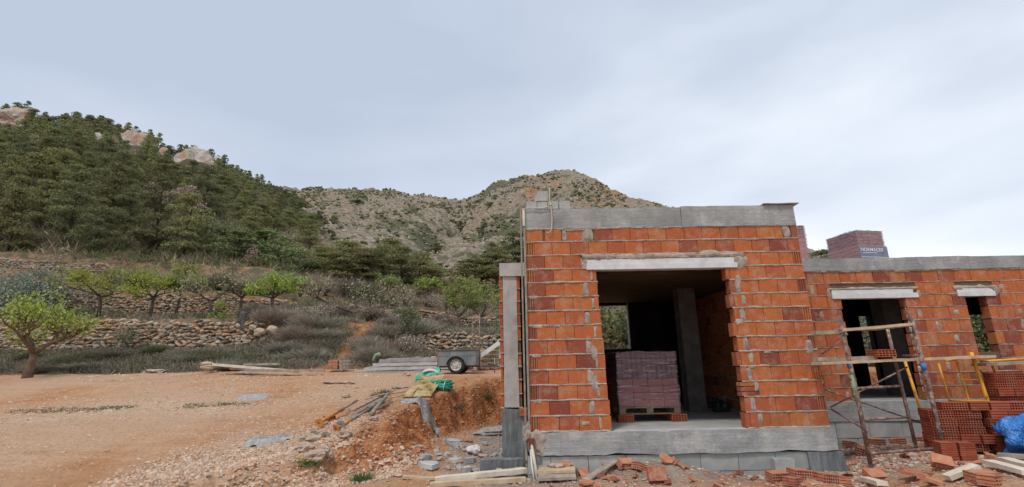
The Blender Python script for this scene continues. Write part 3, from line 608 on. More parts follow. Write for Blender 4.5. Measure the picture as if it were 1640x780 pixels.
# flank of the front room, its return towards the yard, inner wall
def side_wall(name, x, y0, y1, rows, face=-1, z0=0, d=.13, label=None, smears=True):
    """courses running along y, face at x looking towards face*x"""
    a, b = MB(), MB(); L_ = y1-y0
    for r in range(rows): course(a, 0, L_, 0, z0+r*RH, d, 0, lead=0 if r % 2 else .13); bed(b, 0, L_, z0+r*RH, 0, .014, r+int(x*31), .010)
    b.add(*box(.01, L_-.01, .012, d-.004, z0+.01, z0+rows*RH-.004), 'joint_back')
    for mm, nm in ((a, name), (b, name+'_mortar')):
        for i, v in enumerate(mm.V):
            # local wall frame (u along wall, v depth, z) -> house frame
            if face < 0: mm.V[i] = np.stack([x+v[:, 1], y1-v[:, 0], v[:, 2]], 1)
            else: mm.V[i] = np.stack([x-v[:, 1], y0+v[:, 0], v[:, 2]], 1)
        mm.build(nm, house)
side_wall('flank_wall', 0, WT+.004, .813, 14)
side_wall('party_wall', 3.86, WT+.004, 4.35, 11, face=-1)
side_wall('inner_wall', 3.99, WT+.004, .80, 14, face=1, d=.12)
# concrete beam round the top of the front room
mb = MB()
mb.add(*rough_box(.004, 2.30, -.006, .16, 2.80, 3.10, .05, .005, 3, 5), 'concrete'); mb.add(*rough_box(2.302, FW, -.014, .16, 2.795, 3.108, .05, .006, 4, 5), 'concrete')
mb.add(*rough_box(.004, .15, .165, .80, 2.80, 3.095, .07, .005, 5, 5), 'concrete'); mb.add(*rough_box(FW-.15, FW, .165, .80, 2.80, 3.095, .07, .005, 5, 5), 'concrete')
mb.build('ring_beam', house)
mb = MB(); mb.add(*rough_box(3.52, 4.06, -.05, .25, 3.112, 3.124, .06, .006, 8, 4), 'old_timber'); mb.build('coping_board', house)
# lintels: a T section with a proud lower flange
def lintel(x0, x1, y, z0, z1, tilt=0, cut=.02):
    mb = MB(); mb.add(*rough_box(x0, x1, y-.022, y+.13, z0, z0+.075, .06, .002, 11, 6), 'lintel_concrete'); mb.add(*rough_box(x0+.01, x1-cut, y-.008, y+.12, z0+.076, z1, .06, .002, 12, 6), 'lintel_concrete')
    V = np.concatenate(mb.V); return mb.build('lintel', house)
lintel(.86, 3.03, 0, 2.175, 2.325)
# slab, plinth of concrete blocks, corner pier
mb = MB(); V, F = rough_box(.13, 4.02, -.045, .02, -.285, -.004, .045, .006, 21, 4)
V[:, 2] += (V[:, 2] < -.2)*.014*fbm(V[:, 0]*2.6, 0, 0, 3, 22); mb.add(V, F, 'concrete')
V, F = rough_box(-.02, .13, -.02, .02, -.40, -.02, .04, .012, 25, 7); mb.add(V, F, 'wet_concrete'); mb.build('slab_edge', house)
mb = MB(); mb.add(*rough_box(1.0, 2.92, -.04, WT, -.02, .0, .06, .004, 23, 5), 'concrete_light'); mb.add(*box(-.02, 3.86, WT+.002, 4.6, -.3, -.002), 'floor_screed'); mb.add(*box(3.862, 12.4, .96, 4.6, -.1, .235), 'floor_screed')
mb.build('floor_slab', house)
mb = MB(); x = -.02
for row, (z0, z1, off) in enumerate(((-.512, -.30, .3), (-.735, -.518, .55), (-.96, -.741, .2))):
    x = -.05; first = True
    while x < 3.62:
        w = off if first else .49; first = False; w = min(w, 3.64-x); V, F = rough_box(x+.004, x+w-.004, -.018+rng.uniform(-.004, .004), .15, z0+.003, z1-.003, .08, .0035, row*9+int(x*5), 9); mb.add(V, F, 'concrete_block'); x += w
mb.add(*box(-.04, 3.6, .0, .14, -.95, -.3), 'mortar'); mb.build('block_plinth', house)
mb = MB(); V, F = rough_box(3.60, 4.06, -.06, .35, -.97, -.305, .05, .010, 31, 5); V[:, 0] += (V[:, 0] > 3.9)*(-.3-V[:, 2])*.12; mb.add(V, F, 'wet_concrete'); mb.build('corner_pier', house)
# rear-left return: concrete column between brick ends, cap, wet footing
LY = .813
mb = MB(); mb.add(*rough_box(-.355, -.132, LY-.004, LY+.2, .26, 2.246, .06, .004, 41, 5), 'concrete_light'); mb.build('column', house)
mb = MB(); mb.add(*rough_box(-.405, -.005, LY-.03, LY+.25, 2.25, 2.462, .05, .005, 42, 6), 'concrete_light'); mb.build('column_cap', house)
mb = MB(); V, F = rough_box(-.385, -.02, LY-.06, LY+.25, -1.0, .24, .05, .012, 43, 5); mb.add(V, F, 'wet_concrete'); mb.build('column_footing', house)
for x0, x1 in ((-.405, -.360), (-.128, -.085)):
    a = MB()
    for r in range(10):
        z = .25+r*RH; brickbox(a, x0+rng.uniform(-.006, .006), x1, LY-.004+rng.uniform(0, .02), LY+.2, z+.007, z+BH+.003); bed(a, x0-.008, x1+.004, z, LY-.004, .016, r+7, .012)
    a.add(*box(x0+.006, x1-.002, LY+.012, LY+.19, .26, 2.245), 'joint_back')
    if x0 > -.2: brickbox(a, -.128, -.02, LY-.1, LY+.1, .14, .19); brickbox(a, -.128, -.02, LY-.1, LY+.1, .20, .25)
    a.build('brick_edge', house)
side_wall('outer_wall', -.405, LY+.2, 4.5, 10, face=-1, z0=.25, d=.13)
mb = MB(); mb.add(*rough_box(-.40, -.2, LY+.27, 4.6, -1.0, .235, .12, .006, 44, 4), 'wet_concrete'); mb.build('outer_plinth', house)
mb = MB(); mb.add(*rough_box(-.41, -.25, LY+.27, 4.6, 2.256, 2.455, .12, .005, 45, 4), 'concrete'); mb.build('outer_beam', house)
# mortar-splashed hollow brick end at the foot of the corner
mb = MB()
mb.add(*blob((.10, -.03, -.13), (.10, .035, .14), .45, 3, 3, 2.2), 'mortar'); mb.add(*blob((-.05, -.02, .0), (.05, .035, .12), .5, 5, 3, 2.2), 'mortar'); mb.build('mortar_splash', house)
mb = MB(); mb.add(*box(-.035, .045, -.085, .02, -.19, -.06), 'hollow_brick_clay')
for i in range(3):
    for j in range(4): mb.add(*box(-.027+i*.024, -.027+i*.024+.016, -.0865, -.084, -.183+j*.03, -.183+j*.03+.02), 'dark_metal')  # flat dark patches painted for the shade inside the clay cells
mb.build('brick_stub', house)
# right wing
WY = .813; a, b = MB(), MB(); z0 = .05
W0, W1, N0, N1 = 5.005, 6.025, 6.985, 7.32; WX1 = 12.4
for r in range(11):
    z = z0+r*RH; segs = [(3.99, WX1)]
    def cutseg(sg, a0, a1): return [q for s_ in sg for q in (((s_[0], a0), (a1, s_[1])) if s_[0] < a0 and s_[1] > a1 else (s_,))]
    if z < 1.78: segs = cutseg(segs, W0-(.02 if r % 2 else 0), W1+(.02 if r % 3 == 0 else 0))
    if .95 < z+.1 and z < 1.78: segs = cutseg(segs, N0, N1)
    if abs(z-(z0+9*RH)) < .01 or z > 1.78 and z < 1.95: segs = cutseg(segs, 4.86, 6.235); segs = cutseg(segs, 6.87, 7.47)
    for i, (p, q) in enumerate(segs):
        if z < .2: continue
        course(a, p, q, WY, z, WT, 0, lead=.13 if r % 2 else (.22 if i else 0), joint=.006); bed(b, p, q, z, WY, .013, r*5+i, .008)
for i in range(34):
    x = rng.uniform(4.3, 9.5); z = z0+rng.integers(1, 10)*RH+.1
    if W0-.1 < x < W1+.1 or N0-.1 < x < N1+.1: continue
    smear(b, x, z, rng.uniform(.05, .11), rng.uniform(.08, .2), WY+.002, 200+i, .008)
bed(b, 4.82, 6.27, 1.955, WY, .03, 301, .014); bed(b, 6.83, 7.52, 1.95, WY, .035, 302, .016); bed(b, 3.99, WX1, 2.24, WY-.004, .028, 303, .014)
smear(b, 7.5, 1.89, .12, .16, WY-.003, 304, .014); smear(b, 6.26, 1.86, .06, .12, WY, 305, .01); smear(b, 4.83, 1.88, .06, .16, WY, 306, .01)
for z in np.arange(.3, 1.8, .1): smear(b, W1+.012, z, .04, .1, WY+.03, int(z*50), .02)
for (p, q, u, v) in ((4.02, W0-.03, .2, 2.24), (W1+.03, N0-.02, .2, 2.24), (N1+.02, WX1-.02, .2, 2.24), (N0-.02, N1+.02, .2, .94), (W0-.03, W1+.03, 1.93, 2.24), (N0-.02, N1+.02, 1.93, 2.24)): b.add(*box(p, q, WY+.014, WY+WT-.004, u, v), 'joint_back')
a.build('wing_wall', house); b.build('wing_wall_mortar', house)
lintel(4.862, 6.233, WY, 1.80, 1.935, cut=.06); lintel(6.868, 7.47, WY, 1.805, 1.93)
mb = MB(); mb.add(*rough_box(FW+.004, WX1, WY-.02, WY+.18, 2.25, 2.452, .06, .007, 51, 4), 'concrete'); mb.build('wing_beam', house)
mb = MB(); V, F = rough_box(4.07, WX1, WY-.03, WY+.14, -.03, .245, .06, .006, 52, 4); mb.add(V, F, 'concrete'); mb.build('wing_slab_edge', house)
mb = MB(); x = 4.07
while x < WX1: mb.add(*rough_box(x, x+.49, WY-.012+rng.uniform(-.004, .004), WY+.14, -.262, -.036, .1, .004, int(x*9), 7), 'concrete_block'); mb.add(*rough_box(x-.2, x+.29, WY-.01, WY+.14, -.49, -.268, .1, .004, int(x*7), 7), 'concrete_block'); x += .498
mb.build('wing_plinth', house)
# roof slab (its underside is the ceiling), back wall with openings, column inside
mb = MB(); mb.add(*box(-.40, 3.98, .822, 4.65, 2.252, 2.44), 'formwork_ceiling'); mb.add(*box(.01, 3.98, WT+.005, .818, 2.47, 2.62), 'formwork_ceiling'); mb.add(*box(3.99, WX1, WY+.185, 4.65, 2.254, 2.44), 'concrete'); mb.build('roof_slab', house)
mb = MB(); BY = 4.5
def backwall(p, q, u, v): mb.add(*box(p, q, BY, BY+.14, u, v), 'shade_black_wall')
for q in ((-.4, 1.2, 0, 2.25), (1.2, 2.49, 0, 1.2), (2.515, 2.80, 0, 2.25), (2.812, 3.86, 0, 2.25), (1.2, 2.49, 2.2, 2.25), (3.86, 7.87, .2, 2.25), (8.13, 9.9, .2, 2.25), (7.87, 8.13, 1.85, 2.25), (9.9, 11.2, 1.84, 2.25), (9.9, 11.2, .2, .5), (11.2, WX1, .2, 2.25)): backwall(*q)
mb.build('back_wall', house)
mb = MB(); mb.add(*box(2.492, 2.513, BY-.03, BY+.1, 1.2, 2.25), 'lintel_concrete'); mb.build('window_post', house)
mb = MB(); mb.add(*rough_box(2.98, 3.30, 2.4, 2.7, 0, 2.45, .1, .003, 55, 4), 'shade_dark_concrete'); mb.build('inner_column', house); mb = MB(); mb.add(*rough_box(6.55, 6.85, 2.0, 2.3, .24, 2.25, .1, .003, 56, 4), 'shade_dark_concrete'); mb.build('inner_column', house)
mb = MB(); mb.add(*box(WX1-.14, WX1, WY+.2, BY, 0, 2.25), 'fired_brick'); mb.build('end_wall', house)
mb = MB(); mb.add(*rough_box(2.55, 2.97, 3.0, 3.2, 0, .12, .08, .004, 57, 6), 'concrete_block'); mb.build('inner_step', house)
# ------------------------------------------------------------------ things on the house
def pxtube(mb, pts, R, mat, n=8, sm=True):
    V, F = tube(pts, R, n); mb.add(V, F, mat, sm)
def onhouse(x, y, z): p = HW(x, y, z); return p
# loose blocks on the corner of the beam
for (x0, x1, z0, z1, lab) in ((.015, .175, 3.103, 3.225, 'pale concrete block piece at the left end of the roof beam corner'), (.185, .335, 3.103, 3.222, 'concrete block piece on the roof beam carrying another block on top'),
        (.345, .50, 3.103, 3.225, 'concrete block piece right of the rope on the roof beam'), (.51, .67, 3.103, 3.228, 'rightmost pale block piece of the row on the roof beam'), (.14, .345, 3.232, 3.385, 'topmost concrete block piece on the roof corner, stacked on others')):
    mb = MB(); w = x1-x0; V, F = rough_box(-w/2, w/2, -.09, .09, 0, z1-z0, .03, .004, int(x0*99), 9)
    if z0 > 3.2: V[:, 0] += (V[:, 0] < 0)*V[:, 2]*.35
    mb.add(V, F, 'concrete_block'); o = mb.build('concrete_block', label=lab, category='block', group='loose blocks on the roof corner'); o.location = onhouse((x0+x1)/2, .10, z0+.004); o.rotation_euler = (0, 0, HR+rng.uniform(-.05, .05))
mb = MB(); P = [onhouse(.378+.012*math.sin(z*9), -.03-.01*math.sin(z*5), z) for z in np.linspace(3.42, 2.78, 16)]+[onhouse(.36, -.035, 2.75), onhouse(.33, -.035, 2.725), onhouse(.31, -.03, 2.735)]
pxtube(mb, P, .0085, 'hemp_rope'); pxtube(mb, [onhouse(x, -.035, 3.105+.02*x/.37+.01*math.sin(x*20)) for x in np.linspace(-.06, .375, 9)], .008, 'hemp_rope')
pxtube(mb, [onhouse(.375+.02*math.cos(a), -.035+.012*math.sin(a), 3.13+.006*a) for a in np.linspace(0, 9, 22)], .008, 'hemp_rope')
mb.build('rope', label='pale rope hanging down over the front of the roof beam', category='rope')
mb = MB(); V, F = rough_box(-.078, -.054, .05, .08, -.35, 3.46, .08, .002, 61, 5); mb.add(V, F, 'old_timber'); o = mb.build('timber_post', label='tall thin brown timber post against the left corner of the brick house', category='post'); o.location = onhouse(0, 0, 0)
mb = MB(); V, F = rough_box(-.034, -.006, -.030, -.006, -.12, 3.0, .1, .0015, 62, 5); mb.add(V, F, 'grey_steel'); o = mb.build('corner_profile', label='straight grey metal guide profile standing on the brick house corner', category='profile'); o.location = onhouse(0, 0, 0)
mb = MB(); V, F = rough_box(-.03, .002, -.034, -.008, 2.84, 3.09, .1, .002, 63, 5); mb.add(V, F, 'pale_timber'); o = mb.build('wood_wedge', label='short whitish wood wedge at the left end of the roof beam', category='wedge'); o.location = onhouse(-.012, -.012, 0)
mb = MB(); pxtube(mb, [onhouse(.0, -.06, -.12), onhouse(.03, -.16, -.33), onhouse(.07, -.26, -.62)], [.018, .02, .018], 'pale_timber', 5); o = mb.build('wooden_stake', label='pale wooden stake leaning at the foot of the house corner', category='stake')
mb = MB(); pxtube(mb, [onhouse(-.01, -.07, -.19), onhouse(-.005, -.15, -.36), onhouse(.03, -.22, -.61)], [.012, .014, .013], 'white_pvc', 6); o = mb.build('plastic_pipe', label='thin white plastic pipe beside the leaning stake under the corner', category='pipe')
# ------------------------------------------------------------------ pallets of bricks in stretch film
def pallet_part(parent, w, d):
    mb = MB()
    for i in range(5): mb.add(*cbox(w, d*.13, .02, .003, (0, -d/2+d*.065+i*d*.2175, .10)), 'pallet_wood')
    for i in (-1, 0, 1):
        for j in (-1, 0, 1): mb.add(*cbox(.1, .1, .07, .003, (i*(w/2-.05), j*(d/2-.05), .054)), 'pallet_wood')
    for j in (-1, 0, 1): mb.add(*cbox(w, .1, .018, .003, (0, j*(d/2-.05), .009)), 'pallet_wood')
    return mb.build('pallet', parent)
def brick_load(parent, w, d, h, nz, nx, split, lean=0, pale=False):
    """bricks stacked tight: lower part shows long faces, upper part the ends full of cells"""
    mb = MB(); hz = h/nz
    for k_ in range(nz):
        up = k_ >= split
        nn = nx*3 if up else nx
        for i in range(nn):
            for (dd, yy) in ((d/2-.004, -d/4), (d/2-.004, d/4)):
                j = rng.uniform(-.003, .003, 2); mat = ('packed_brick_rose' if pale else 'packed_brick_mauve') if up else ('packed_brick_pink' if pale else 'packed_brick_red')
                V, F = cbox(w/nn-.006, dd, hz-.006, .006, (-w/2+(i+.5)*w/nn+j[0], yy+j[1], .115+(k_+.5)*hz)); mb.add(V, F, mat)
    return mb.build('brick_load', parent)
def film(parent, w, d, h, s=0, taper=0.):
    V, F = rough_box(-w/2-.012, w/2+.012, -d/2-.012, d/2+.012, .10, .125+h, .05, .009, s, 6)
    V[:, 2] += (V[:, 2] > h)*.02*fbm(V[:, 0]*5, V[:, 1]*5, s, 2, s)
    k_ = fbm(V[:, 0]*2, V[:, 1]*2, V[:, 2]*26+3*noise(V[:, 0]*2, V[:, 1]*2, 0, s), 2, s+3)*.005; V[:, :2] *= (1+k_*1.5)[:, None]
    mb = MB(); mb.add(V, F, 'stretch_film', True); return mb.build('stretch_film', parent)
pl = empty('brick_pallet', HW(1.872, 1.45, .105), 'film-wrapped pallet of hollow bricks inside the wide doorway, raised on four small bricks', 'pallet', HR)
pallet_part(pl, .94, .95); brick_load(pl, .93, .94, .82, 8, 4, 4); film(pl, .93, .94, .82, 5)
def hollow_brick(w=.24, d=.19, h=.10, nx=7, nz=3, mat='hollow_brick_clay', name='hollow_brick'):
    """front and back show rows of square cells, the ends are ribbed, like a perforated clay block"""
    mb = MB(); xs = [-w/2]; zs = [0]
    for i in range(nx): a = -w/2+.008+i*(w-.008)/nx; xs += [a, a+(w-.008)/nx-.009]
    xs.append(w/2); xs = sorted(set(round(v, 5) for v in xs))
    for i in range(nz): a = .009+i*(h-.009)/nz; zs += [a, a+(h-.009)/nz-.010]
    zs.append(h); zs = sorted(set(round(v, 5) for v in zs))
    for sg in (-1, 1):
        y = sg*d/2; yi = sg*(d/2-.045); V = []; F = []
        def quad(p): 
            n = len(V); V.extend(p); F.append([n, n+1, n+2, n+3] if sg < 0 else [n+3, n+2, n+1, n])
        for i in range(len(xs)-1):
            for k_ in range(len(zs)-1):
                a, b2, c, e2 = xs[i], xs[i+1], zs[k_], zs[k_+1]; hole = (i % 2 == 1) and (k_ % 2 == 1)
                if not hole: quad([(a, y, c), (b2, y, c), (b2, y, e2), (a, y, e2)])
                else:
                    quad([(a, yi, c), (b2, yi, c), (b2, yi, e2), (a, yi, e2)])
                    quad([(a, y, c), (a, yi, c), (a, yi, e2), (a, y, e2)][::-1]); quad([(b2, y, c), (b2, yi, c), (b2, yi, e2), (b2, y, e2)])
                    quad([(a, y, e2), (b2, y, e2), (b2, yi, e2), (a, yi, e2)][::-1]); quad([(a, y, c), (b2, y, c), (b2, yi, c), (a, yi, c)])
        mb.add(V, np.array(F), mat)
    # ribbed ends
    for sx in (-1, 1):
        pr = [(w/2, 0)]; n = 3
        for i in range(n): a = h*(i+.30)/n; b2 = a+h*.40/n; pr += [(w/2, a), (w/2-.011, a+.004), (w/2-.011, b2-.004), (w/2, b2)]
        pr.append((w/2, h)); V = []; F = []
        for x, z in pr: V += [(sx*x, -d/2, z), (sx*x, d/2, z)]
        for i in range(len(pr)-1): q = [2*i, 2*i+1, 2*i+3, 2*i+2]; F.append(q if sx > 0 else q[::-1])
        mb.add(V, np.array(F), mat)
    mb.add([(-w/2, -d/2, h), (w/2, -d/2, h), (w/2, d/2, h), (-w/2, d/2, h), (-w/2, -d/2, 0), (w/2, -d/2, 0), (w/2, d/2, 0), (-w/2, d/2, 0)], np.array([(0, 1, 2, 3), (7, 6, 5, 4)]), mat)
    return mb
hb = hollow_brick(.23, .20, .098, 5, 3).mesh('hollow_brick'); hb2 = hollow_brick(.28, .17, .095, 9, 3).mesh('perforated_brick')
lb = hollow_brick(.25, .14, .19, 5, 4, 'loose_brick_clay').mesh('loose_brick')
def put(me, name, loc, rot=(0, 0, 0), scale=1., **tags):
    o = bpy.data.objects.new(name, me); COL.objects.link(o); o.location = tuple(float(v) for v in loc); o.rotation_euler = rot; o.scale = (scale,)*3 if isinstance(scale, (int, float)) else scale; return tag(o, **tags)
for (x, y, lab) in ((1.49, 1.03, 'small hollow brick under the front left corner of the wrapped pallet in the doorway'), (2.30, 1.03, 'small hollow brick under the front right corner of the wrapped pallet in the doorway'),
                    (1.49, 1.80, 'hollow brick under the rear left of the wrapped pallet in the doorway'), (2.30, 1.80, 'hollow brick under the rear right of the wrapped pallet in the doorway')):
    put(hb, 'hollow_brick', HW(x, y, .002), (0, 0, HR), (1, 1, 1.02), label=lab, category='brick', group='bricks under the wrapped pallet')
V, F = blob((0, 0, .09), (.17, .12, .13), .35, 9, 4, 2.); mb = MB(); V[:, 2] = np.maximum(V[:, 2], .003); mb.add(V, F, 'black_sack', True); o = mb.build('rubbish_sack', label='crumpled shiny black plastic sack on the floor beside the inner brick wall', category='sack'); o.location = HW(3.52, 2.35, 0)
# pallets on the wing roof
def roof_pallet(x, y, rz, w, d, h, nz, nx, split, lab, banner=False, z=2.455):
    p = empty('brick_pallet', HW(x, y, z), lab, 'pallet', rz, 'brick pallets on the roof')
    pallet_part(p, w, d); brick_load(p, w-.01, d-.01, h, nz, nx, split, pale=True); film(p, w, d, h, int(x*9))
    if banner:
        mb = MB(); V, F = rough_box(-w/2-.02, w/2+.035, -d/2-.026, -d/2-.018, .10, .12+h*.42, .05, .0015, 8, 5); mb.add(V, F, 'label_blue'); bn = mb.build('printed_band', p)
        def text(t, sz, x, z_, nm):
            cu = bpy.data.curves.new(nm, 'FONT'); cu.body = t; cu.size = sz; cu.extrude = .001; cu.offset = .0015; tmp = bpy.data.objects.new('tmp', cu); COL.objects.link(tmp)
            me = bpy.data.meshes.new_from_object(tmp); bpy.data.objects.remove(tmp); me.materials.clear(); me.materials.append(M['label_white'])
            o = bpy.data.objects.new(nm, me); COL.objects.link(o); o.parent = bn; o.location = (x, -d/2-.031, z_); o.rotation_euler = (RD(90), 0, 0)
        text('NORMACER', .145, -w/2+.02, .11+h*.42-.15, 'lettering')
        mb = MB(); mb.add(*box(-w/2+.07, w/2-.35, -d/2-.031, -d/2-.029, .11+h*.42-.205, .11+h*.42-.19), 'label_white'); mb.add(*box(-w/2+.02, w/2-.02, -d/2-.031, -d/2-.029, .135, .15), 'label_white'); mb.build('printed_line', bn)
    return p
rp = roof_pallet(6.02, 1.66, .17+HR, .93, 1.12, .86, 8, 3, 4, 'wrapped brick pallet with a blue-grey printed band, standing on the low roof against the sky', True, 2.49)
rp.scale = (.58,)*3
rp = roof_pallet(4.68, 1.62, HR, .88, .90, .98, 8, 4, 5, 'wrapped brick pallet on the roof, half hidden behind the taller front room', False, 2.49); rp.scale = (.62,)*3
# ------------------------------------------------------------------ scaffold in front of the wing
sc = empty('scaffold', (4.9, 6.6, gz(4.9, 6.6)), 'rusty brown tube scaffold frame with rungs and cross braces in front of the right wing', 'scaffold')
inv = np.array([4.9, 6.6, gz(4.9, 6.6)])
def sp(px, py, Y): return at(px, py, Y)-inv
def part_tube(name, pts, R, mat, parent, n=8):
    mb = MB(); pxtube(mb, pts, R, mat, n); return mb.build(name, parent)
def ztop(px, py, Y, below): p = sp(px, py, Y); return p
pA = [sp(1343, 505, 6.6), sp(1370, 620, 6.6), sp(1394, 742, 6.6)]; pC = [sp(1459, 505, 6.55), sp(1488, 620, 6.55), sp(1517, 742, 6.55)]
oA = part_tube('post', pA, .026, 'rusty_scaffold', sc); oC = part_tube('post', pC, .026, 'rusty_scaffold', sc)
part_tube('post', [sp(1421, 526, 6.9), sp(1444, 620, 6.9), sp(1467, 716, 6.9)], .021, 'rusty_scaffold', sc)
for (a, b2) in (((1371, 622, 6.6), (1442, 618, 6.9)), ((1380, 672, 6.6), (1456, 668, 6.9)), ((1446, 570, 6.9), (1474, 570, 6.55))): part_tube('rung', [sp(*a), sp(*b2)], .016, 'rusty_scaffold', sc)
part_tube('rail', [sp(1390, 727, 6.6), sp(1450, 722, 6.58), sp(1510, 718, 6.55)], .019, 'rusty_scaffold', sc)
part_tube('rail', [sp(1345, 528, 6.6), sp(1400, 527, 6.6), sp(1461, 520, 6.55)], .02, 'rusty_tube', sc)
for a, b2 in (((1316, 567, 6.8), (1350, 544, 6.65)), ((1330, 652, 7.3), (1453, 588, 6.95)), ((1322, 624, 7.3), (1480, 679, 7.2)), ((1331, 655, 7.0), (1382, 686, 6.62))): part_tube('brace', [sp(*a), sp(*b2)], .012, 'rusty_scaffold', sc, 6)
for q, mt, r, u, v in ((pA, 'blue_tape', .0275, .33, .37), (pA, 'green_tape', .0272, .42, .60), (pC, 'blue_tape', .029, .34, .385)):
    def along(t): 
        P = np.array(q); return P[0]*(1-t)+P[-1]*t
    part_tube('tape', [along(u), along((u+v)/2), along(v)], r, mt, oA if q is pA else oC)
for q, parent in ((pA, oA), (pC, oC)):
    for t in (.12, .27, .45, .55, .8): 
        P = np.array(q); c = P[0]*(1-t)+P[-1]*t; part_tube('spigot', [c+np.array([-.03, -.01, 0]), c+np.array([.04, -.015, .004])], .010, 'rusty_scaffold', parent, 6)
def plank(name, a, b2, w, h, mat, label, cat='plank', group=None, s=1, roll=0, seg=.09, amp=.004):
    """a board between two points, slightly uneven"""
    a, b2 = np.array(a, float), np.array(b2, float); d = b2-a; L_ = np.linalg.norm(d); V, F = rough_box(-L_/2, L_/2, -w/2, w/2, -h/2, h/2, seg, amp, s, 7)
    mb = MB(); mb.add(V, F, mat); o = mb.build(name, label=label, category=cat, group=group)
    x = Vector(d).normalized(); z = Vector((0, 0, 1)); y = z.cross(x).normalized(); z = x.cross(y); R_ = Matrix((x, y, z)).transposed().to_4x4()
    o.matrix_world = Matrix.Translation(Vector((a+b2)/2)) @ R_ @ Matrix.Rotation(roll, 4, 'X'); return o
plank('plank', at(1308, 582, 6.62), at(1583, 571, 6.95), .20, .035, 'timber', 'long pale plank resting across the scaffold and the yellow trestle', s=2)
plank('plank', at(1306, 576, 6.72), at(1400, 573, 6.75), .12, .05, 'old_timber', 'short dark weathered plank lying on the left end of the long scaffold plank', s=3)
plank('plank', at(1567, 584, 7.0), at(1690, 578, 7.1), .22, .035, 'old_timber', 'plank running out of the frame at the right over the second yellow trestle', s=4)
plank('plank', at(1303, 533, 6.65), at(1350, 532, 6.7), .09, .05, 'old_timber', 'stub of grey board at the top left of the rusty scaffold', s=5)
plank('plank', at(1349, 529, 6.54), at(1462, 519, 6.5), .035, .035, 'timber', 'peeling wooden pole tied along the top rail of the rusty scaffold', s=6)
put(hb, 'brick', at(1412, 572, 6.72)+np.array([0, 0, .0]), (0, 0, .15), (1.15, 1, 1.0), label='single orange hollow brick left on the scaffold plank', category='brick')
# yellow trestles
def trestle(name, base, lab):
    t = empty(name, base, lab, 'trestle', 0, 'yellow trestles in front of the right wing'); return t
b0 = np.array([6.0, 7.1, gz(6., 7.1)]); ty = trestle('trestle', b0, 'yellow painted steel trestle standing behind the low brick stack')
def yt(n_, pts, r, par, bb): return part_tube(n_, [np.array(p)-bb for p in pts], r, 'yellow_paint', par, 7)
yt('leg', [at(1555, 564, 7.0), at(1586, 654, 7.0), at(1597, 692, 7.0)], .024, ty, b0); yt('leg', [at(1449, 578, 7.15), at(1482, 680, 7.15), at(1490, 700, 7.15)], .019, ty, b0)
yt('crossbar', [at(1514, 578, 7.05), at(1556, 572, 7.0)], .016, ty, b0); yt('crossbar', [at(1477, 668, 7.12), at(1505, 670, 7.12)], .012, ty, b0); yt('crossbar', [at(1511, 608, 7.1), at(1567, 608, 7.0)], .011, ty, b0); yt('crossbar', [at(1520, 642, 7.1), at(1579, 642, 7.0)], .011, ty, b0)
yt('upright', [at(1503, 582, 7.1), at(1525, 656, 7.1), at(1532, 680, 7.1)], .013, ty, b0); yt('upright', [at(1532, 579, 7.05), at(1556, 656, 7.05), at(1563, 680, 7.05)], .014, ty, b0)
b1 = np.array([6.9, 7.1, gz(6.9, 7.1)]); ty2 = trestle('trestle', b1, 'second yellow trestle at the right edge, mostly hidden by stacked bricks')
yt('crossbar', [at(1571, 579, 7.02), at(1660, 573, 7.1)], .016, ty2, b1); yt('leg', [at(1588, 583, 7.1), at(1597, 606, 7.1), at(1625, 700, 7.1)], .015, ty2, b1); yt('leg', [at(1660, 570, 7.1), at(1700, 700, 7.1)], .02, ty2, b1)
part_tube('brace', [at(1562, 588, 7.1)-b0, at(1602, 616, 7.1)-b0], .009, 'grey_steel', ty, 6)
# ------------------------------------------------------------------ stacked hollow bricks
ORD = ['first', 'second', 'third', 'fourth', 'fifth', 'sixth', 'seventh', 'eighth', 'ninth', 'tenth']
def stack(x0, y0, rz, nrow, layout, grp, lab, zb=None):
    """layout: per row a list of (u, v, turned) in brick widths"""
    zb = gz(x0, y0)+.03 if zb is None else zb
    for k_ in range(nrow):
        for (u, v, turned) in layout(k_):
            me = hb2 if not turned else hb; lb_ = '%s, %s layer from the ground, %s' % (lab, ORD[k_], 'ribbed end forward' if turned else 'cells forward')
            jx, jy = rng.uniform(-.008, .008, 2); c, s_ = math.cos(rz), math.sin(rz)
            X, Y = x0+c*(u+jx)-s_*(v+jy), y0+s_*(u+jx)+c*(v+jy)
            put(me, 'hollow_brick', (X, Y, zb+k_*.099), (0, 0, rz+(math.pi/2 if turned else 0)+rng.uniform(-.03, .03)), label=lb_, category='brick', group=grp)
rs = -.22
def lay_low(k_):
    r = []
    if k_ < 5: r += [(.14+.29*i, .0, False) for i in range(2)] if k_ % 2 == 0 or k_ > 2 else [(.14, 0, False), (.38, -.01, True), (.6, -.01, True)]
    if k_ < 5: r += [(.72+(.0 if k_ % 2 else .02), -.02, True), (.93, -.02, True)] if k_ % 2 == 0 or k_ > 2 else [(.82, -.02, True), (1.03, 0, True)]
    if k_ == 5: r = [(.30, .0, False), (.56, 0, True), (.78, 0, True), (1.0, .02, False)]
    r += [(.2+.3*i, .22, False) for i in range(3)]
    if k_ == 5: r = r[:4]
    return r
stack(5.40, 6.78, rs, 6, lay_low, 'hollow bricks in the low stack beside the scaffold', 'hollow brick in wide low stack')
def lay_high(k_):
    if k_ % 3 == 1: return [(.1+.21*i, 0, True) for i in range(5)]
    return [(.14+.29*i, 0, False) for i in range(4)]
stack(6.52, 6.98, -.05, 10, lay_high, 'hollow bricks in the tall stack at the right edge', 'hollow brick in tall right-edge stack')
plank('plank', (5.45, 6.80, gz(5.5, 6.75)+.01), (6.5, 6.55, gz(6.4, 6.55)+.01), .5, .03, 'old_timber', 'dark boards under the wide low stack of hollow bricks', s=8)
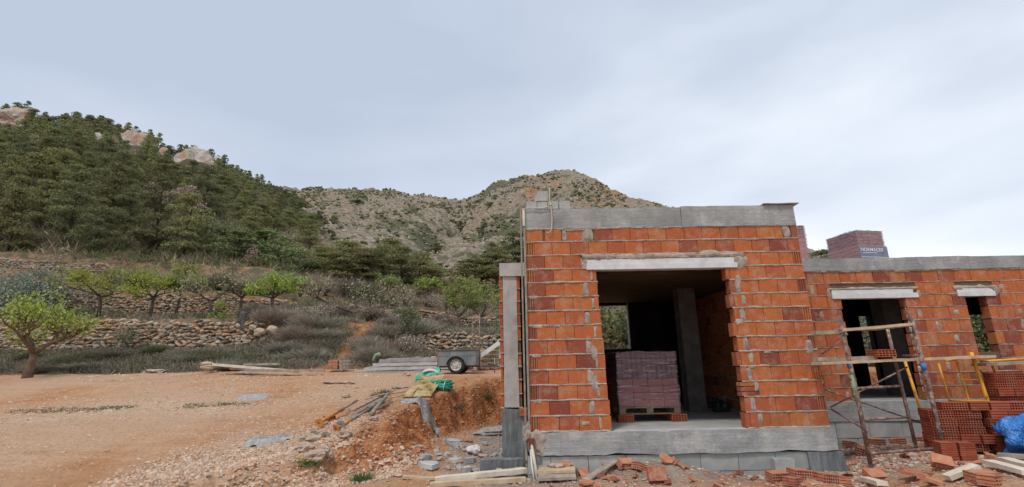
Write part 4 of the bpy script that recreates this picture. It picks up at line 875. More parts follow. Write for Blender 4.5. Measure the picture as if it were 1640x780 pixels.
for k_ in range(3):
    for i in range(2): put(hb, 'hollow_brick', at(1521+i*24, 752, 6.3)*np.array([1, 1, 0])+np.array([.0, i*-.05, gz(5.3, 6.3)-.01+k_*.073]), (0, 0, math.pi/2-.25+rng.uniform(-.08, .08)), (.8, .8, .72), label='red hollow brick in the small three-layer pile at the foot of the scaffold', category='brick', group='hollow bricks in the small pile at the scaffold foot')
# blue bag
tb = empty('tarpaulin_bag', (6.12, 6.30, gz(6.1, 6.3)), 'bright blue tarpaulin bag at the right edge beside the brick stacks', 'bag')
tb.scale = (.85,)*3; V, F = blob((.18, 0, .27), (.36, .30, .36), .42, 5, 4, 1.9); V[:, 2] = np.maximum(V[:, 2], .0); V[:, :2] += .03*np.stack([noise(V[:, 0]*9, V[:, 1]*9, V[:, 2]*5, 5), noise(V[:, 0]*9, V[:, 1]*9, V[:, 2]*5, 6)], 1)
mb = MB(); mb.add(V, F, 'blue_tarp', True); mb.build('bag_body', tb)
P = [(-.20, -.22, .02), (-.17, -.28, .18), (-.12, -.30, .36), (.0, -.26, .55), (.18, -.2, .66)]; V, F = tube(P, [.035, .06, .085, .09, .06], 12); V += .025*np.stack([fbm(V[:, 0]*14, V[:, 1]*14, V[:, 2]*14, 2, s_) for s_ in (1, 2, 3)], 1)
mb = MB(); mb.add(V, F, 'white_sack', True); mb.add(*blob((-.22, -.24, .03), (.07, .06, .045), .3, 4, 3), 'white_sack', True); mb.build('white_lining', tb)
# ------------------------------------------------------------------ the yard: trailer, timber, beams
def gat(px, py): return gp(px, py)
tz = .69; tr0 = np.array([-1.66, 15., tz]); tl = empty('trailer', tr0, 'small grey two-wheeled box trailer parked at the far side of the yard', 'trailer', RD(-3))
tl.scale = (.84,)*3
mb = MB(); w0, w1, hb0, hb1 = -.64, .66, .27, .77
for q in ((w0, w1, -.45, -.43), (w0, w1, .43, .45)): mb.add(*box(q[0], q[1], q[2], q[3], hb0, hb1), 'trailer_paint')
mb.add(*box(w1-.02, w1, -.428, .428, hb0, hb1), 'trailer_paint'); mb.add(*box(w0+.02, w1-.022, -.428, .428, hb0, hb0+.02), 'trailer_paint')
for x in (-.28, .02, .34): mb.add(*box(x-.015, x+.015, -.468, -.451, hb0+.02, hb1-.03), 'trailer_paint')
mb.add(*box(w0, w1, -.462, -.451, hb0+.33, hb0+.35), 'trailer_paint'); mb.build('body', tl)
mb = MB()
for y in (-.455, .455): mb.add(*box(w0-.02, w1+.02, y-.02, y+.02, hb1+.002, hb1+.03), 'dark_metal')
mb.add(*box(w0-.02, w0+.02, -.43, .43, hb1+.002, hb1+.03), 'dark_metal'); mb.add(*box(w1-.02, w1+.02, -.43, .43, hb1+.002, hb1+.03), 'dark_metal'); mb.build('top_rim', tl)
mb = MB(); mb.add(*box(w0-.025, w0-.002, -.45, .45, hb0, hb1), 'trailer_rust'); mb.add(*box(w0-.045, w0-.027, -.45, -.40, hb0-.05, hb1), 'trailer_rust'); mb.add(*box(w0-.045, w0-.027, .40, .45, hb0-.05, hb1), 'trailer_rust'); mb.add(*box(w0-.06, w0-.02, -.46, .46, hb0-.05, hb0-.004), 'trailer_rust'); mb.build('tailgate', tl)
mb = MB(); mb.add(*box(w0, w1, -.40, -.35, hb0-.06, hb0-.005), 'dark_metal'); mb.add(*box(w0, w1, .35, .40, hb0-.06, hb0-.005), 'dark_metal'); mb.add(*box(-.05, .05, -.5, .5, .24, .26), 'dark_metal'); mb.build('chassis', tl)
mb = MB(); pxtube(mb, [(w1-.1, -.3, hb0-.03), (w1+.75, 0, hb0-.03)], .025, 'dark_metal'); pxtube(mb, [(w1-.1, .3, hb0-.03), (w1+.75, 0, hb0-.03)], .025, 'dark_metal'); pxtube(mb, [(w1+.7, 0, hb0-.02), (w1+.95, 0, hb0-.02)], .035, 'grey_steel'); pxtube(mb, [(w1+.62, 0, 0), (w1+.62, 0, .5)], .02, 'grey_steel'); mb.build('drawbar', tl)
mb = MB(); th = np.linspace(.12, math.pi-.12, 13); V = []; F = []
for y in (-.66, -.46):
    for t in th: V.append((-.0+.345*math.cos(t), y, .27+.325*math.sin(t)))
F = [(i, i+1, 13+i+1, 13+i) for i in range(12)]; mb.add(V, np.array(F), 'trailer_paint'); V2 = [(x*.97, y+.0, z-.01) for x, y, z in V]; mb.add(V2, np.array([f[::-1] for f in F]), 'trailer_paint')
V3 = V[:13]+V2[:13]; mb.add(V3, np.array([(i, 13+i, 14+i, i+1) for i in range(12)]), 'trailer_paint'); mb.build('mudguard', tl)
def wheel(parent, x, y, R=.29, w=.15, sg=-1):
    wh = bpy.data.objects.new('wheel', None); COL.objects.link(wh); wh.parent = parent; wh.location = (x, y, R); wh.empty_display_size = .1
    n = 32; pr = [(R*.66, -w/2), (R*.92, -w/2), (R, -w*.36), (R, w*.36), (R*.92, w/2), (R*.66, w/2)]
    def lathe(pr, mat, nm):
        th = np.arange(n)*2*np.pi/n; V = np.concatenate([np.stack([r*np.cos(th), np.full(n, yy), r*np.sin(th)], 1) for r, yy in pr]); m = len(pr); j = np.arange(n); F = np.concatenate([np.stack([i*n+j, i*n+(j+1) % n, (i+1)*n+(j+1) % n, (i+1)*n+j], 1) for i in range(m-1)])
        mm = MB(); mm.add(V, F, mat, False); mm.build(nm, wh)
    lathe(pr, 'rubber', 'tyre'); lathe([(R*.66, w/2), (R*.62, w*.2), (R*.62, -w*.3), (R*.66, -w/2)][::-1], 'wheel_rim', 'rim_edge')
    mm = MB(); pr2 = [(R*.62, sg*w*.25), (R*.50, sg*w*.10), (R*.40, sg*w*.22), (R*.18, sg*w*.24), (R*.17, sg*w*.40), (R*.02, sg*w*.42)]
    th = np.arange(n)*2*np.pi/n; V = np.concatenate([np.stack([r*np.cos(th), np.full(n, yy), r*np.sin(th)], 1) for r, yy in pr2]); j = np.arange(n); mm.add(V, np.concatenate([np.stack([i*n+j, i*n+(j+1) % n, (i+1)*n+(j+1) % n, (i+1)*n+j], 1) for i in range(5)]), 'wheel_rim')
    for i in range(4):
        a = i*math.pi/2+.4; V, F = tube([(R*.29*math.cos(a), sg*w*.24, R*.29*math.sin(a)), (R*.29*math.cos(a), sg*w*.32, R*.29*math.sin(a))], .014, 6); mm.add(V, F, 'dark_metal')
    for i in range(8):
        a = i*math.pi/4; V, F = tube([(R*.5*math.cos(a), sg*w*.12, R*.5*math.sin(a)), (R*.5*math.cos(a), sg*w*.17, R*.5*math.sin(a))], .022, 6); mm.add(V, F, 'dark_metal')
    mm.build('rim', wh)
wheel(tl, .0, -.56); wheel(tl, -.0, .56, sg=1)
for px_, lab in ((757, 'thin rusty rod standing up behind the grey trailer, left of two'), (768, 'taller thin rusty rod standing up behind the grey trailer, right of two')):
    mb = MB(); a_ = at(px_, 512 if px_ < 760 else 502, 15.8); b_ = at(px_, 590, 15.8); pxtube(mb, [a_, b_], .022, 'rusty_scaffold', 6); mb.build('steel_rod', label=lab, category='rod', group='rods behind the trailer')
plank('white_pipe', at(768, 571, 15.9), at(800, 549, 15.9), .13, .13, 'white_pvc', 'thick pale pipe leaning up to the right behind the trailer drawbar', 'pipe', s=31)
plank('white_post', at(802.5, 546, 15.6), at(801.5, 574, 15.6), .07, .07, 'white_pvc', 'short white upright post beside the pillar behind the trailer', 'post', s=32)
mb = MB(); c = at(784, 583, 16.3)
for i in range(4): mb.add(*cbox(.62, .5, .055, .006, c+np.array([0, 0, .03+i*.13])), 'timber')
for i in range(3):
    for j in (-1, 0, 1): mb.add(*cbox(.09, .5, .07, .004, c+np.array([j*.26, 0, .095+i*.13])), 'old_timber')
mb.build('wooden_pallet', label='small stack of slatted wooden pallets behind the trailer drawbar', category='pallet')
put(hb, 'hollow_brick', at(760, 586, 15.9), (0, 0, .3), (1.3, 1, 1), label='orange brick on the ground just right of the trailer wheel', category='brick')
for i, (px_, py_, r_, lab) in enumerate(((776, 588, .16, 'tan stone under the trailer drawbar'), (791, 587, .14, 'pale stone right of the trailer drawbar leg'), (735, 590, .1, 'small stone behind the trailer wheel'))):
    mb = MB(); V, F = blob(at(px_, py_, 16.2), (r_*1.4, r_, r_), .3, i+3, 3); mb.add(V, F, 'wall_stone'); mb.build('stone', label=lab, category='stone')
# prestressed beams stacked behind the trailer
nb = 0
for row in range(4):
    for col in range(3):
        zl = .72+.015*col+row*.125; a = (-5.1+row*.28+col*.06+rng.uniform(-.12, .12), 16.0+col*.22, zl+.02); b = (-1.6+rng.uniform(-.1, .3), 16.1+col*.22, zl+.02+.012)
        plank('concrete_beam', a, b, .12, .10, 'concrete_light' if (row+col) % 3 else 'concrete', 'pale grey precast concrete beam in the long stack left of the trailer', 'beam', 'concrete beams stacked behind the yard', s=40+nb, amp=.006); nb += 1
for px_, py_, lab in ((669, 572, 'small pale lump lying on top of the concrete beam stack'), (632, 575, 'pale chip on the left half of the beam stack'), (694, 571, 'pale stone on top of the beam stack next to the trailer')):
    mb = MB(); V, F = blob(at(px_, py_+1.5, 16.15), (.10, .07, .045), .3, px_, 2); mb.add(V, F, 'wall_stone'); mb.build('stone', label=lab, category='stone', group='stones on the beam stack')
mb = MB(); c = at(598, 579, 16.25); pxtube(mb, [c, c+[.01, 0, .10], c+[.06, 0, .20], c+[.17, 0, .235], c+[.2, 0, .17]], [.05, .045, .05, .06, .05], 'green_tape'); mb.build('pipe_bend', label='pale green bent pipe end sticking up behind the concrete beams', category='pipe')
# planks and bricks at the left of the far edge
for (a, b, w, mt, lab, cat) in (((343, 584, 16.2), (478, 595, 15.6), .16, 'pale_timber', 'long pale plank lying at the far edge of the yard', 'plank'), ((392, 584, 16.9), (447, 583, 16.9), .2, 'old_timber', 'grey board behind the long pale plank', 'plank'),
                        ((393, 593, 15.4), (520, 594, 15.6), .12, 'old_timber', 'thin board on the ground in front of the long pale plank', 'plank'), ((372, 590, 16.3), (420, 592, 16.1), .25, 'timber', 'short brown board under the long pale plank', 'plank')):
    plank('plank', at(*a), at(*b), w, .07, mt, lab, cat, 'boards at the far edge of the yard', s=int(a[0]))
for i in range(3):
    for j in range(2):
        c = at(535+j*17, 590.5, 16.4)+np.array([0, .0, i*.10]); mb = MB(); mb.add(*cbox(.30, .3, .092, .006), 'loose_brick_clay' if j == 0 else 'rusty_tube'); o = mb.build('slab_piece', label=('flat orange clay slab in the small pile left of the concrete beams' if j == 0 else 'grey-brown slab in the small pile left of the concrete beams'), category='slab', group='small pile of slabs at the far edge'); o.location = tuple(c+[0, 0, .03]); o.rotation_euler = (0, 0, rng.uniform(-.1, .1)+.1*j)
for i, (px_, py_, r_) in enumerate(((333, 588, .2), (332, 583, .16))):
    mb = MB(); V, F = blob(at(px_, py_, 16.6), (r_*1.1, r_*.8, r_*.5), .25, i+8, 3); mb.add(V, F, 'wall_stone'); mb.build('stone', label=('stone under another at the far yard edge' if i == 0 else 'pale flat stone lying on top of another at the far yard edge'), category='stone')
# acrow props on the mound
def prop(a, b, mat1, mat2, lab, r=.030, plate=True):
    a, b = np.array(a), np.array(b); d = (b-a)/np.linalg.norm(b-a); p = empty('steel_prop', a, lab, 'prop', 0, None, (0, 0, 0)); a0 = a; m_ = a+(b-a)*.56
    part_tube('outer_tube', [a-a0, m_-a0], r, mat1, p, 10); part_tube('inner_tube', [m_-d*.02-a0, b-a0], r*.76, mat2, p, 10); part_tube('collar', [m_-d*.06-a0, m_+d*.03-a0], r*1.35, 'grey_steel', p, 10)
    if plate:
        side = np.cross(d, [0, 0, 1]); side /= np.linalg.norm(side); up = np.cross(side, d); w = .062
        mb = MB(); n = 12; th = np.arange(n)*2*np.pi/n; sq = np.maximum(np.abs(np.cos(th)), np.abs(np.sin(th))); o_ = [(w*math.cos(t)/s_, w*math.sin(t)/s_) for t, s_ in zip(th, sq)]; i_ = [(.022*math.cos(t), .022*math.sin(t)) for t in th]
        V = [side*x+up*y-d*.006 for x, y in o_]+[side*x+up*y-d*.006 for x, y in i_]+[side*x+up*y+d*.006 for x, y in o_]+[side*x+up*y+d*.006 for x, y in i_]
        F = []
        for i in range(n): j = (i+1) % n; F += [(i, j, n+j, n+i), (2*n+i, 3*n+i, 3*n+j, 2*n+j), (i, 2*n+i, 2*n+j, j)]
        mb.add(V, np.array(F), mat1); mb.build('base_plate', p)
    return p
def g2(px, py, up=.03): p = gp(px, py); return p+[0, 0, up]
prop(g2(510, 688, .10), g2(571, 652, .12), 'orange_rust', 'rusty_tube', 'orange rusty steel prop lying on top of the prop pile on the mound')
prop(g2(503, 700, .03), g2(600, 655, .05), 'rusty_tube', 'blue_grey_tube', 'dark steel prop lying lowest at the left of the prop pile', .032)
prop(g2(521, 702, .03), g2(628, 648, .05), 'rusty_tube', 'rusty_tube', 'long brown steel prop reaching furthest right on the mound', .026)
prop(g2(545, 688, .06), g2(618, 642, .06), 'blue_grey_tube', 'blue_grey_tube', 'blue-grey steel prop in the middle of the prop pile', .028)
prop(g2(538, 692, .05), g2(590, 664, .08), 'orange_rust', 'grey_steel', 'short rusty steel prop between the blue-grey props', .024)
prop(g2(595, 668, .05), g2(622, 640, .13), 'rusty_tube', 'grey_steel', 'thick short pipe piece at the upper right end of the prop pile', .035, False)
plank('plank', g2(562, 668, .10), g2(604, 645, .10), .10, .03, 'rusty_tube', 'narrow rusty strip lying across the prop pile', s=71)
put(hb, 'hollow_brick', gp(527, 674)+[0, 0, .0], (0, 0, .5), (.8, .8, .8), label='small dark brown brick standing left of the prop pile', category='brick')
# board, green hose bundle, twine, pale cloth at the edge of the cut
P = [g2(644, 638, .015), g2(690, 638, .03), g2(712, 620, .26), g2(676, 619, .22)]; P = [np.array(p) for p in P]; nn = np.array([0, -.4, .9])*.016
mb = MB(); mb.add(P+[p+nn for p in P], BF, 'board_ply'); mb.build('board', label='stained yellowish board lying tilted at the edge of the cut beside the green hose', category='board')
def bundle(c, rx, ry, n, mat, seed, r=.018, tall=.1):
    mb = MB(); r_ = np.random.default_rng(seed)
    for i in range(n):
        a0 = r_.uniform(0, 6.28); k1 = r_.uniform(.55, 1.05); k2 = r_.uniform(.5, 1.05); th = np.linspace(0, 2*np.pi*.97, 26)+a0
        pxtube(mb, np.stack([c[0]+rx*k1*np.cos(th)+.02*np.sin(3*th+i), c[1]+ry*k2*np.sin(th), c[2]+.03+tall*r_.uniform(0, 1)+.03*np.sin(2*th+i)], 1), r, mat, 6)
    return mb
c = g2(706, 625, .0); mb = bundle(c, .27, .16, 26, 'green_plastic', 3, .020, .16); ho = mb.build('hose_bundle', label='coiled bundle of shiny green hose at the top of the cut', category='hose')
mb = MB(); 
for t in (-.1, .08): pxtube(mb, [c+np.array([t*1.2+.03*math.sin(a), .17*math.cos(a)-.01, .10+.13*math.sin(a)]) for a in np.linspace(0, 6.28, 16)], .011, 'white_pvc', 5)
mb.build('tie', ho)
c = g2(686, 611, .0); mb = MB(); V = []
for i in range(15):
    for j in range(7):
        t = i/14; u = j/6; V.append((c[0]-.32+.60*t+.02*math.sin(9*u), c[1]+.1-.25*u, c[2]+.02+.22*t**.7*(1-.2*u)+.07*math.sin(u*3.1)*(1+t)+.02*float(noise(t*9, u*5, 3))))
F = [(i*7+j, (i+1)*7+j, (i+1)*7+j+1, i*7+j+1) for i in range(14) for j in range(6)]; mb.add(V, np.array(F), 'green_plastic', True)
V2 = np.array(V)-[0, 0, .02]; mb.add(V2, np.array([f[::-1] for f in F]), 'green_plastic', True); sk = mb.build('plastic_sheet', label='folded green and white plastic sheet left of the green hose bundle', category='sheet')
mb = MB(); pxtube(mb, [c+np.array([.05+.22*math.cos(a)*.9, -.1, .17+.10*math.sin(a)]) for a in np.linspace(-.4, 2.6, 14)], .035, 'white_sack'); mb.build('folded_hem', sk)
for i, (p, q, lab) in enumerate((((585, 643), (650, 634), 'thin twisted stick lying left of the yellowish board'), ((600, 650), (648, 640), 'bent pale strip below the yellowish board'), ((655, 640), (690, 612), 'thin wooden lath leaning across the yellowish board'))):
    mb = MB(); a, b = g2(*p, .05), g2(*q, .09+.06*(i == 2)); pxtube(mb, [a, a*.6+b*.4+[0, 0, .03], a*.3+b*.7+[0, 0, .01], b], .014, 'timber', 5); mb.build('stick', label=lab, category='stick')
# stones, lumps of dried mortar, patches of spilled grey mortar
def lump(px, py, r, mat, name, lab, cat, sq=(1.2, 1, .7), s=0, lev=3, grp=None, sink=.3, amp=.5, sm=False):
    c = gp(px, py); mb = MB(); V, F = blob((0, 0, r*sq[2]*(1-sink)), (r*sq[0], r*sq[1], r*sq[2]), amp, s or px, lev, 1.5); mb.add(V, F, mat, sm); o = mb.build(name, label=lab, category=cat, group=grp); o.location = tuple(c); o.rotation_euler = (0, 0, rng.uniform(-.5, .5)); return o
rockmat('pale_rock', (.40, .30, .22), (.50, .40, .32), (.44, .28, .19))
lump(486, 722, .09, 'pale_rock', 'boulder', 'pale boulder at the upper left below the prop pile', 'boulder'); lump(504, 738, .105, 'pale_rock', 'boulder', 'largest tan boulder in the pile under the steel props', 'boulder', (1.1, .8, .6)); lump(520, 728, .085, 'pale_rock', 'boulder', 'pinkish boulder right of the largest tan boulder', 'boulder'); lump(498, 708, .10, 'wall_stone', 'boulder', 'small grey boulder right under the ends of the props', 'boulder')
lump(552, 700, .08, 'pale_rock', 'stone', 'small pale stone on the mound right of the props', 'stone'); lump(598, 673, .05, 'pale_rock', 'stone', 'light pebble under the longest steel prop', 'stone'); lump(554, 637, .07, 'pale_rock', 'stone', 'lone white stone in the middle of the yard', 'stone'); lump(248, 597, .28, 'pale_rock', 'stone', 'flat whitish heap at the far left edge of the yard', 'stone', (1.6, .8, .3)); lump(638, 622, .12, 'pale_rock', 'stone', 'pale flat stone left of the plastic sheet', 'stone', (1.6, .8, .3)); lump(652, 602, .08, 'pale_rock', 'stone', 'small stone in the far yard left of the trailer', 'stone')
lump(530, 614, .1, 'pale_rock', 'stone', 'flat pale stone in the yard, left of a similar one', 'stone', (2, 1, .3)); lump(553, 614, .1, 'pale_rock', 'stone', 'flat pale stone in the yard, right of a similar one', 'stone', (2, 1, .3))
def patch(px, py, rx, ry, lab, s, mat='grey_rubble', t=.03):
    c = gp(px, py); n, m = 40, 10; V = [(0, 0, 0)]; F = []
    for j in range(1, m+1):
        for i in range(n):
            th = i/n*2*math.pi; k_ = 1+.35*float(fbm(math.cos(th)*1.7+s, math.sin(th)*1.7, s, 3, s)); r_ = j/m*k_; V.append((math.cos(th)*rx*r_, math.sin(th)*ry*r_, 0))
    V = np.array(V); g = ground_h(V[:, 0]+c[0], V[:, 1]+c[1])-c[2]; rr = np.hypot(V[:, 0]/rx, V[:, 1]/ry); V[:, 2] = g+t*np.clip(1.05-rr, 0, 1)**.5*(1+.8*fbm(V[:, 0]*9, V[:, 1]*9, s, 4, s))-.006*(rr > .9)
    F3 = [(0, 1+i, 1+(i+1) % n) for i in range(n)]; F4 = [(1+(j-1)*n+i, 1+j*n+i, 1+j*n+(i+1) % n, 1+(j-1)*n+(i+1) % n) for j in range(1, m) for i in range(n)]
    mb = MB(); mb.add(V, [np.array(F3), np.array(F4)], mat, False); o = mb.build('mortar_patch', label=lab, category='mortar', group='patches of spilled mortar'); o.location = tuple(c); return o
simple('spilled_mortar', (.24, .235, .235), (.46, .44, .42), 14, .95, .8, .02)
patch(405, 636, .35, .42, 'flat grey patch of dried mortar in the middle of the yard', 2, 'spilled_mortar', .015); patch(416, 709, .24, .20, 'grey lump of dried mortar, left of two near the boulders', 3, 'spilled_mortar', .06); patch(452, 704, .18, .14, 'grey lump of dried mortar, right of two near the boulders', 4, 'spilled_mortar', .05); patch(672, 646, .42, .26, 'grey mortar crust under the yellowish board at the cut edge', 5, 'spilled_mortar', .06)
patch(410, 592, .7, .25, 'pale flat patch at the far edge of the yard beside the planks', 6, 'spilled_mortar', .02)
# in the pit
pit = (((700, 698), (733, 722), .16, 'long dark strip of torn roofing felt sliding down the cut'), ((690, 680), (702, 700), .12, 'upper grey piece of felt on the face of the cut'))
for i, (p, q, w, lab) in enumerate(pit):
    a, b = gp(*p)+[0, 0, .03], gp(*q)+[0, 0, .03]; N_ = 14; V = []
    for k_ in range(N_):
        t = k_/(N_-1); c = a*(1-t)+b*t; c[2] = gz(c[0], c[1])+.03+.02*math.sin(k_*1.3); 
        for j in range(4): V.append(c+np.array([(j/3-.5)*w*.5, (j/3-.5)*-w*.8, .03*math.sin(j+k_)]))
    F = [(k_*4+j, k_*4+4+j, k_*4+5+j, k_*4+1+j) for k_ in range(N_-1) for j in range(3)]; mb = MB(); mb.add(V, np.array(F), 'concrete'); mb.add(np.array(V)-[0, 0, .02], np.array(F)[:, ::-1], 'concrete'); mb.build('felt_strip', label=lab, category='felt')
def slabpiece(px, py, sx, sy, h, rot, mat, lab, s, name='concrete_fragment', tilt=(0, 0), up=0, grp='broken concrete in the pit'):
    n = 7; r_ = np.random.default_rng(s); th = np.sort(r_.uniform(0, 2*np.pi, n)+0); th = np.arange(n)*2*np.pi/n+r_.uniform(-.3, .3, n); rr = r_.uniform(.7, 1.1, n)
    T_ = [(sx*r*math.cos(t), sy*r*math.sin(t), h+r_.uniform(-.1, .1)*h) for r, t in zip(rr, th)]; B_ = [(x*1.04, y*1.04, 0) for x, y, z in T_]; V = T_+B_
    mb = MB(); mb.add(V, [np.arange(n)[None], np.array([(n+i, n+(i+1) % n, (i+1) % n, i) for i in range(n)]), (n+np.arange(n))[None, ::-1]], mat); o = mb.build(name, label=lab, category='fragment', group=grp)
    c = gp(px, py); o.location = tuple(c+[0, 0, up]); o.rotation_euler = (*tilt, rot); return o
for i, (px_, py_, sx, sy, h, t, lab) in enumerate(((724, 709, .20, .10, .05, (.2, .1), 'flat pale concrete fragment at the foot of the cut, upper one'), (738, 716, .14, .10, .07, (-.3, .2), 'tilted grey concrete fragment right of the upper flat one'), (688, 748, .17, .11, .06, (.1, .1), 'large flat grey concrete fragment at the lower left of the pit'), (683, 736, .09, .07, .08, (.4, .3), 'upright concrete shard behind the large flat one'),
        (729, 740, .12, .08, .05, (.1, -.1), 'thin concrete flake in the middle of the pit'), (752, 741, .10, .09, .07, (0, 0), 'grey concrete fragment right of the middle flake'), (747, 757, .08, .06, .08, (.2, 0), 'small grey fragment just behind the white board'), (822, 712, .05, .04, .05, (0, .3), 'small fragment by the wet pillar footing'), (716, 730, .06, .05, .05, (0, .3), 'small reddish fragment in the pit'), (770, 732, .05, .04, .04, (.3, .2), 'small grey chip right of the white bag'))):
    slabpiece(px_, py_, sx, sy, h, rng.uniform(-1, 1), 'concrete_light' if i % 2 == 0 else 'concrete_block', lab, 60+i, tilt=t)
lump(760, 727, .11, 'white_sack', 'white_bag', 'crumpled white bag lying in the pit near the pillar footing', 'bag', (1.2, .9, .75), 4, 4, amp=.35, sm=True); lump(748, 708, .07, 'loose_brick_clay', 'brick_fragment', 'reddish brick fragment in the pit above the white bag', 'fragment', (1.3, 1, .5)); lump(792, 694, .28, 'spilled_mortar', 'mortar_heap', 'low grey heap of mortar dust against the cut behind the pit', 'heap', (1.6, .8, .35), sink=.6)
lump(830, 736, .13, 'pale_rock', 'stone', 'tan rock leaning at the foot of the wet footing', 'stone'); lump(812, 728, .10, 'grey_rubble', 'stone', 'grey rubble lump left of the tan rock by the footing', 'stone')
V, F = rough_box(-.32, .28, -.09, .09, 0, .16, .05, .008, 77, 6); mb = MB(); mb.add(V, F, 'wet_concrete'); o = mb.build('kerb_block', label='dark grey concrete kerb piece lying in the pit before the footing', category='block'); o.location = tuple(gp(806, 750)-[0, 0, .03]); o.rotation_euler = (0, .02, .12)
plank('steel_bar', gp(798, 692)+[0, 0, .0], gp(799, 724)+[0, 0, .0]*1, .03, .03, 'rusty_tube', 'thin upright stake left of the pillar footing', 'stake', s=73)
# boards along the bottom
F_ = lambda px, py, Y, dz=0: at(px, py, Y)+[0, 0, dz]
def gpl(px, py, h=.03): p = gp(px, py); return p+[0, 0, h]
plank('plank', gpl(697, 775, .05), gpl(764, 769, .06), .11, .06, 'pale_timber', 'whitewashed wood end at the bottom, left of the stake', s=81); plank('plank', gpl(762, 770, .065), gpl(842, 763, .075), .12, .055, 'pale_timber', 'pale plank at the bottom continuing to the house corner', s=82); plank('plank', gpl(690, 779, .02), gpl(842, 772, .03), .10, .05, 'timber', 'reddish-brown plank under the pale planks at the bottom', s=83)
plank('plank', gpl(645, 768, .03), gpl(700, 771, .03), .09, .03, 'timber', 'thin brown timber strip left of the whitewashed wood end', s=84)
plank('board', gpl(862, 766, .10), gpl(922, 764, .10), .36, .03, 'timber', 'short board carrying rubble in front of the house corner, upper of two', 'board', s=85); plank('board', gpl(862, 770, .05), gpl(922, 768, .05), .38, .03, 'old_timber', 'short board under another board in front of the house corner', 'board', s=86); plank('plank', gpl(925, 750, .10), gpl(945, 776, .0), .12, .02, 'loose_brick_clay', 'thin reddish slat leaning right of the boards at the corner', s=87)
plank('plank', gpl(938, 772, .02), gpl(992, 748, .10), .10, .02, 'old_timber', 'grey lath sloping up onto the rubble heap', s=88)
for i, (a, b, mt, lab) in enumerate((((1518, 775), (1566, 757), 'pale_timber', 'grey slant-cut plank end pointing left in the right foreground'), ((1585, 750), (1650, 768), 'pale_timber', 'pale plank at the right edge, lower of the three'), ((1607, 745), (1655, 757), 'pale_timber', 'pale plank at the right edge, middle of the three'), ((1600, 738), (1650, 741), 'old_timber', 'greyish plank at the right edge, furthest back of the three'), ((1385, 776), (1415, 784), 'pale_timber', 'white stick end at the bottom below the orange brick'))):
    plank('plank', gpl(*a, .06), gpl(*b, .06), .11, .045, mt, lab, s=90+i)
# loose and broken bricks
def broken(seed, L_=.2, w=.13, h=.1, mat='loose_brick_clay'):
    me = hollow_brick(L_, w, h, 5, 3, mat).mesh('brick_fragment'); r_ = np.random.default_rng(seed); n = len(me.vertices); V = np.zeros(n*3); me.vertices.foreach_get('co', V); V = V.reshape(-1, 3)
    cut = V[:, 0] > L_*.1; V[cut, 0] -= (V[cut, 0]-L_*.1)*(.45+.4*noise(V[cut, 1]*25, V[cut, 2]*25, 0, seed)); V += .006*np.stack([noise(V[:, 0]*20, V[:, 1]*20, V[:, 2]*20, seed+j) for j in range(3)], 1)
    me.vertices.foreach_set('co', V.ravel()); me.update(); return me
shard_me = []
for i in range(5):
    V, F = rough_box(-.09, .09, -.05, .05, 0, .018, .02, .008, 300+i, 9); V[:, 0] *= 1+.6*noise(V[:, 1]*14, i, 0, i); V[:, 1] *= 1-.5*(V[:, 0] > .03); V[:, 2] += .02*np.sin(V[:, 0]*12+i); mb = MB(); mb.add(V, F, 'loose_brick_clay'); shard_me.append(mb.mesh('brick_shard'))
for i in range(4): shard_me.append(broken(40+i, .2, .12, .09))
full = hollow_brick(.24, .17, .11, 7, 3, 'loose_brick_clay'); full.V = [v+.0035*np.stack([noise(v[:, 0]*30, v[:, 1]*30, v[:, 2]*30, j) for j in (1, 2, 3)], 1) for v in full.V]; full = full.mesh('loose_brick')
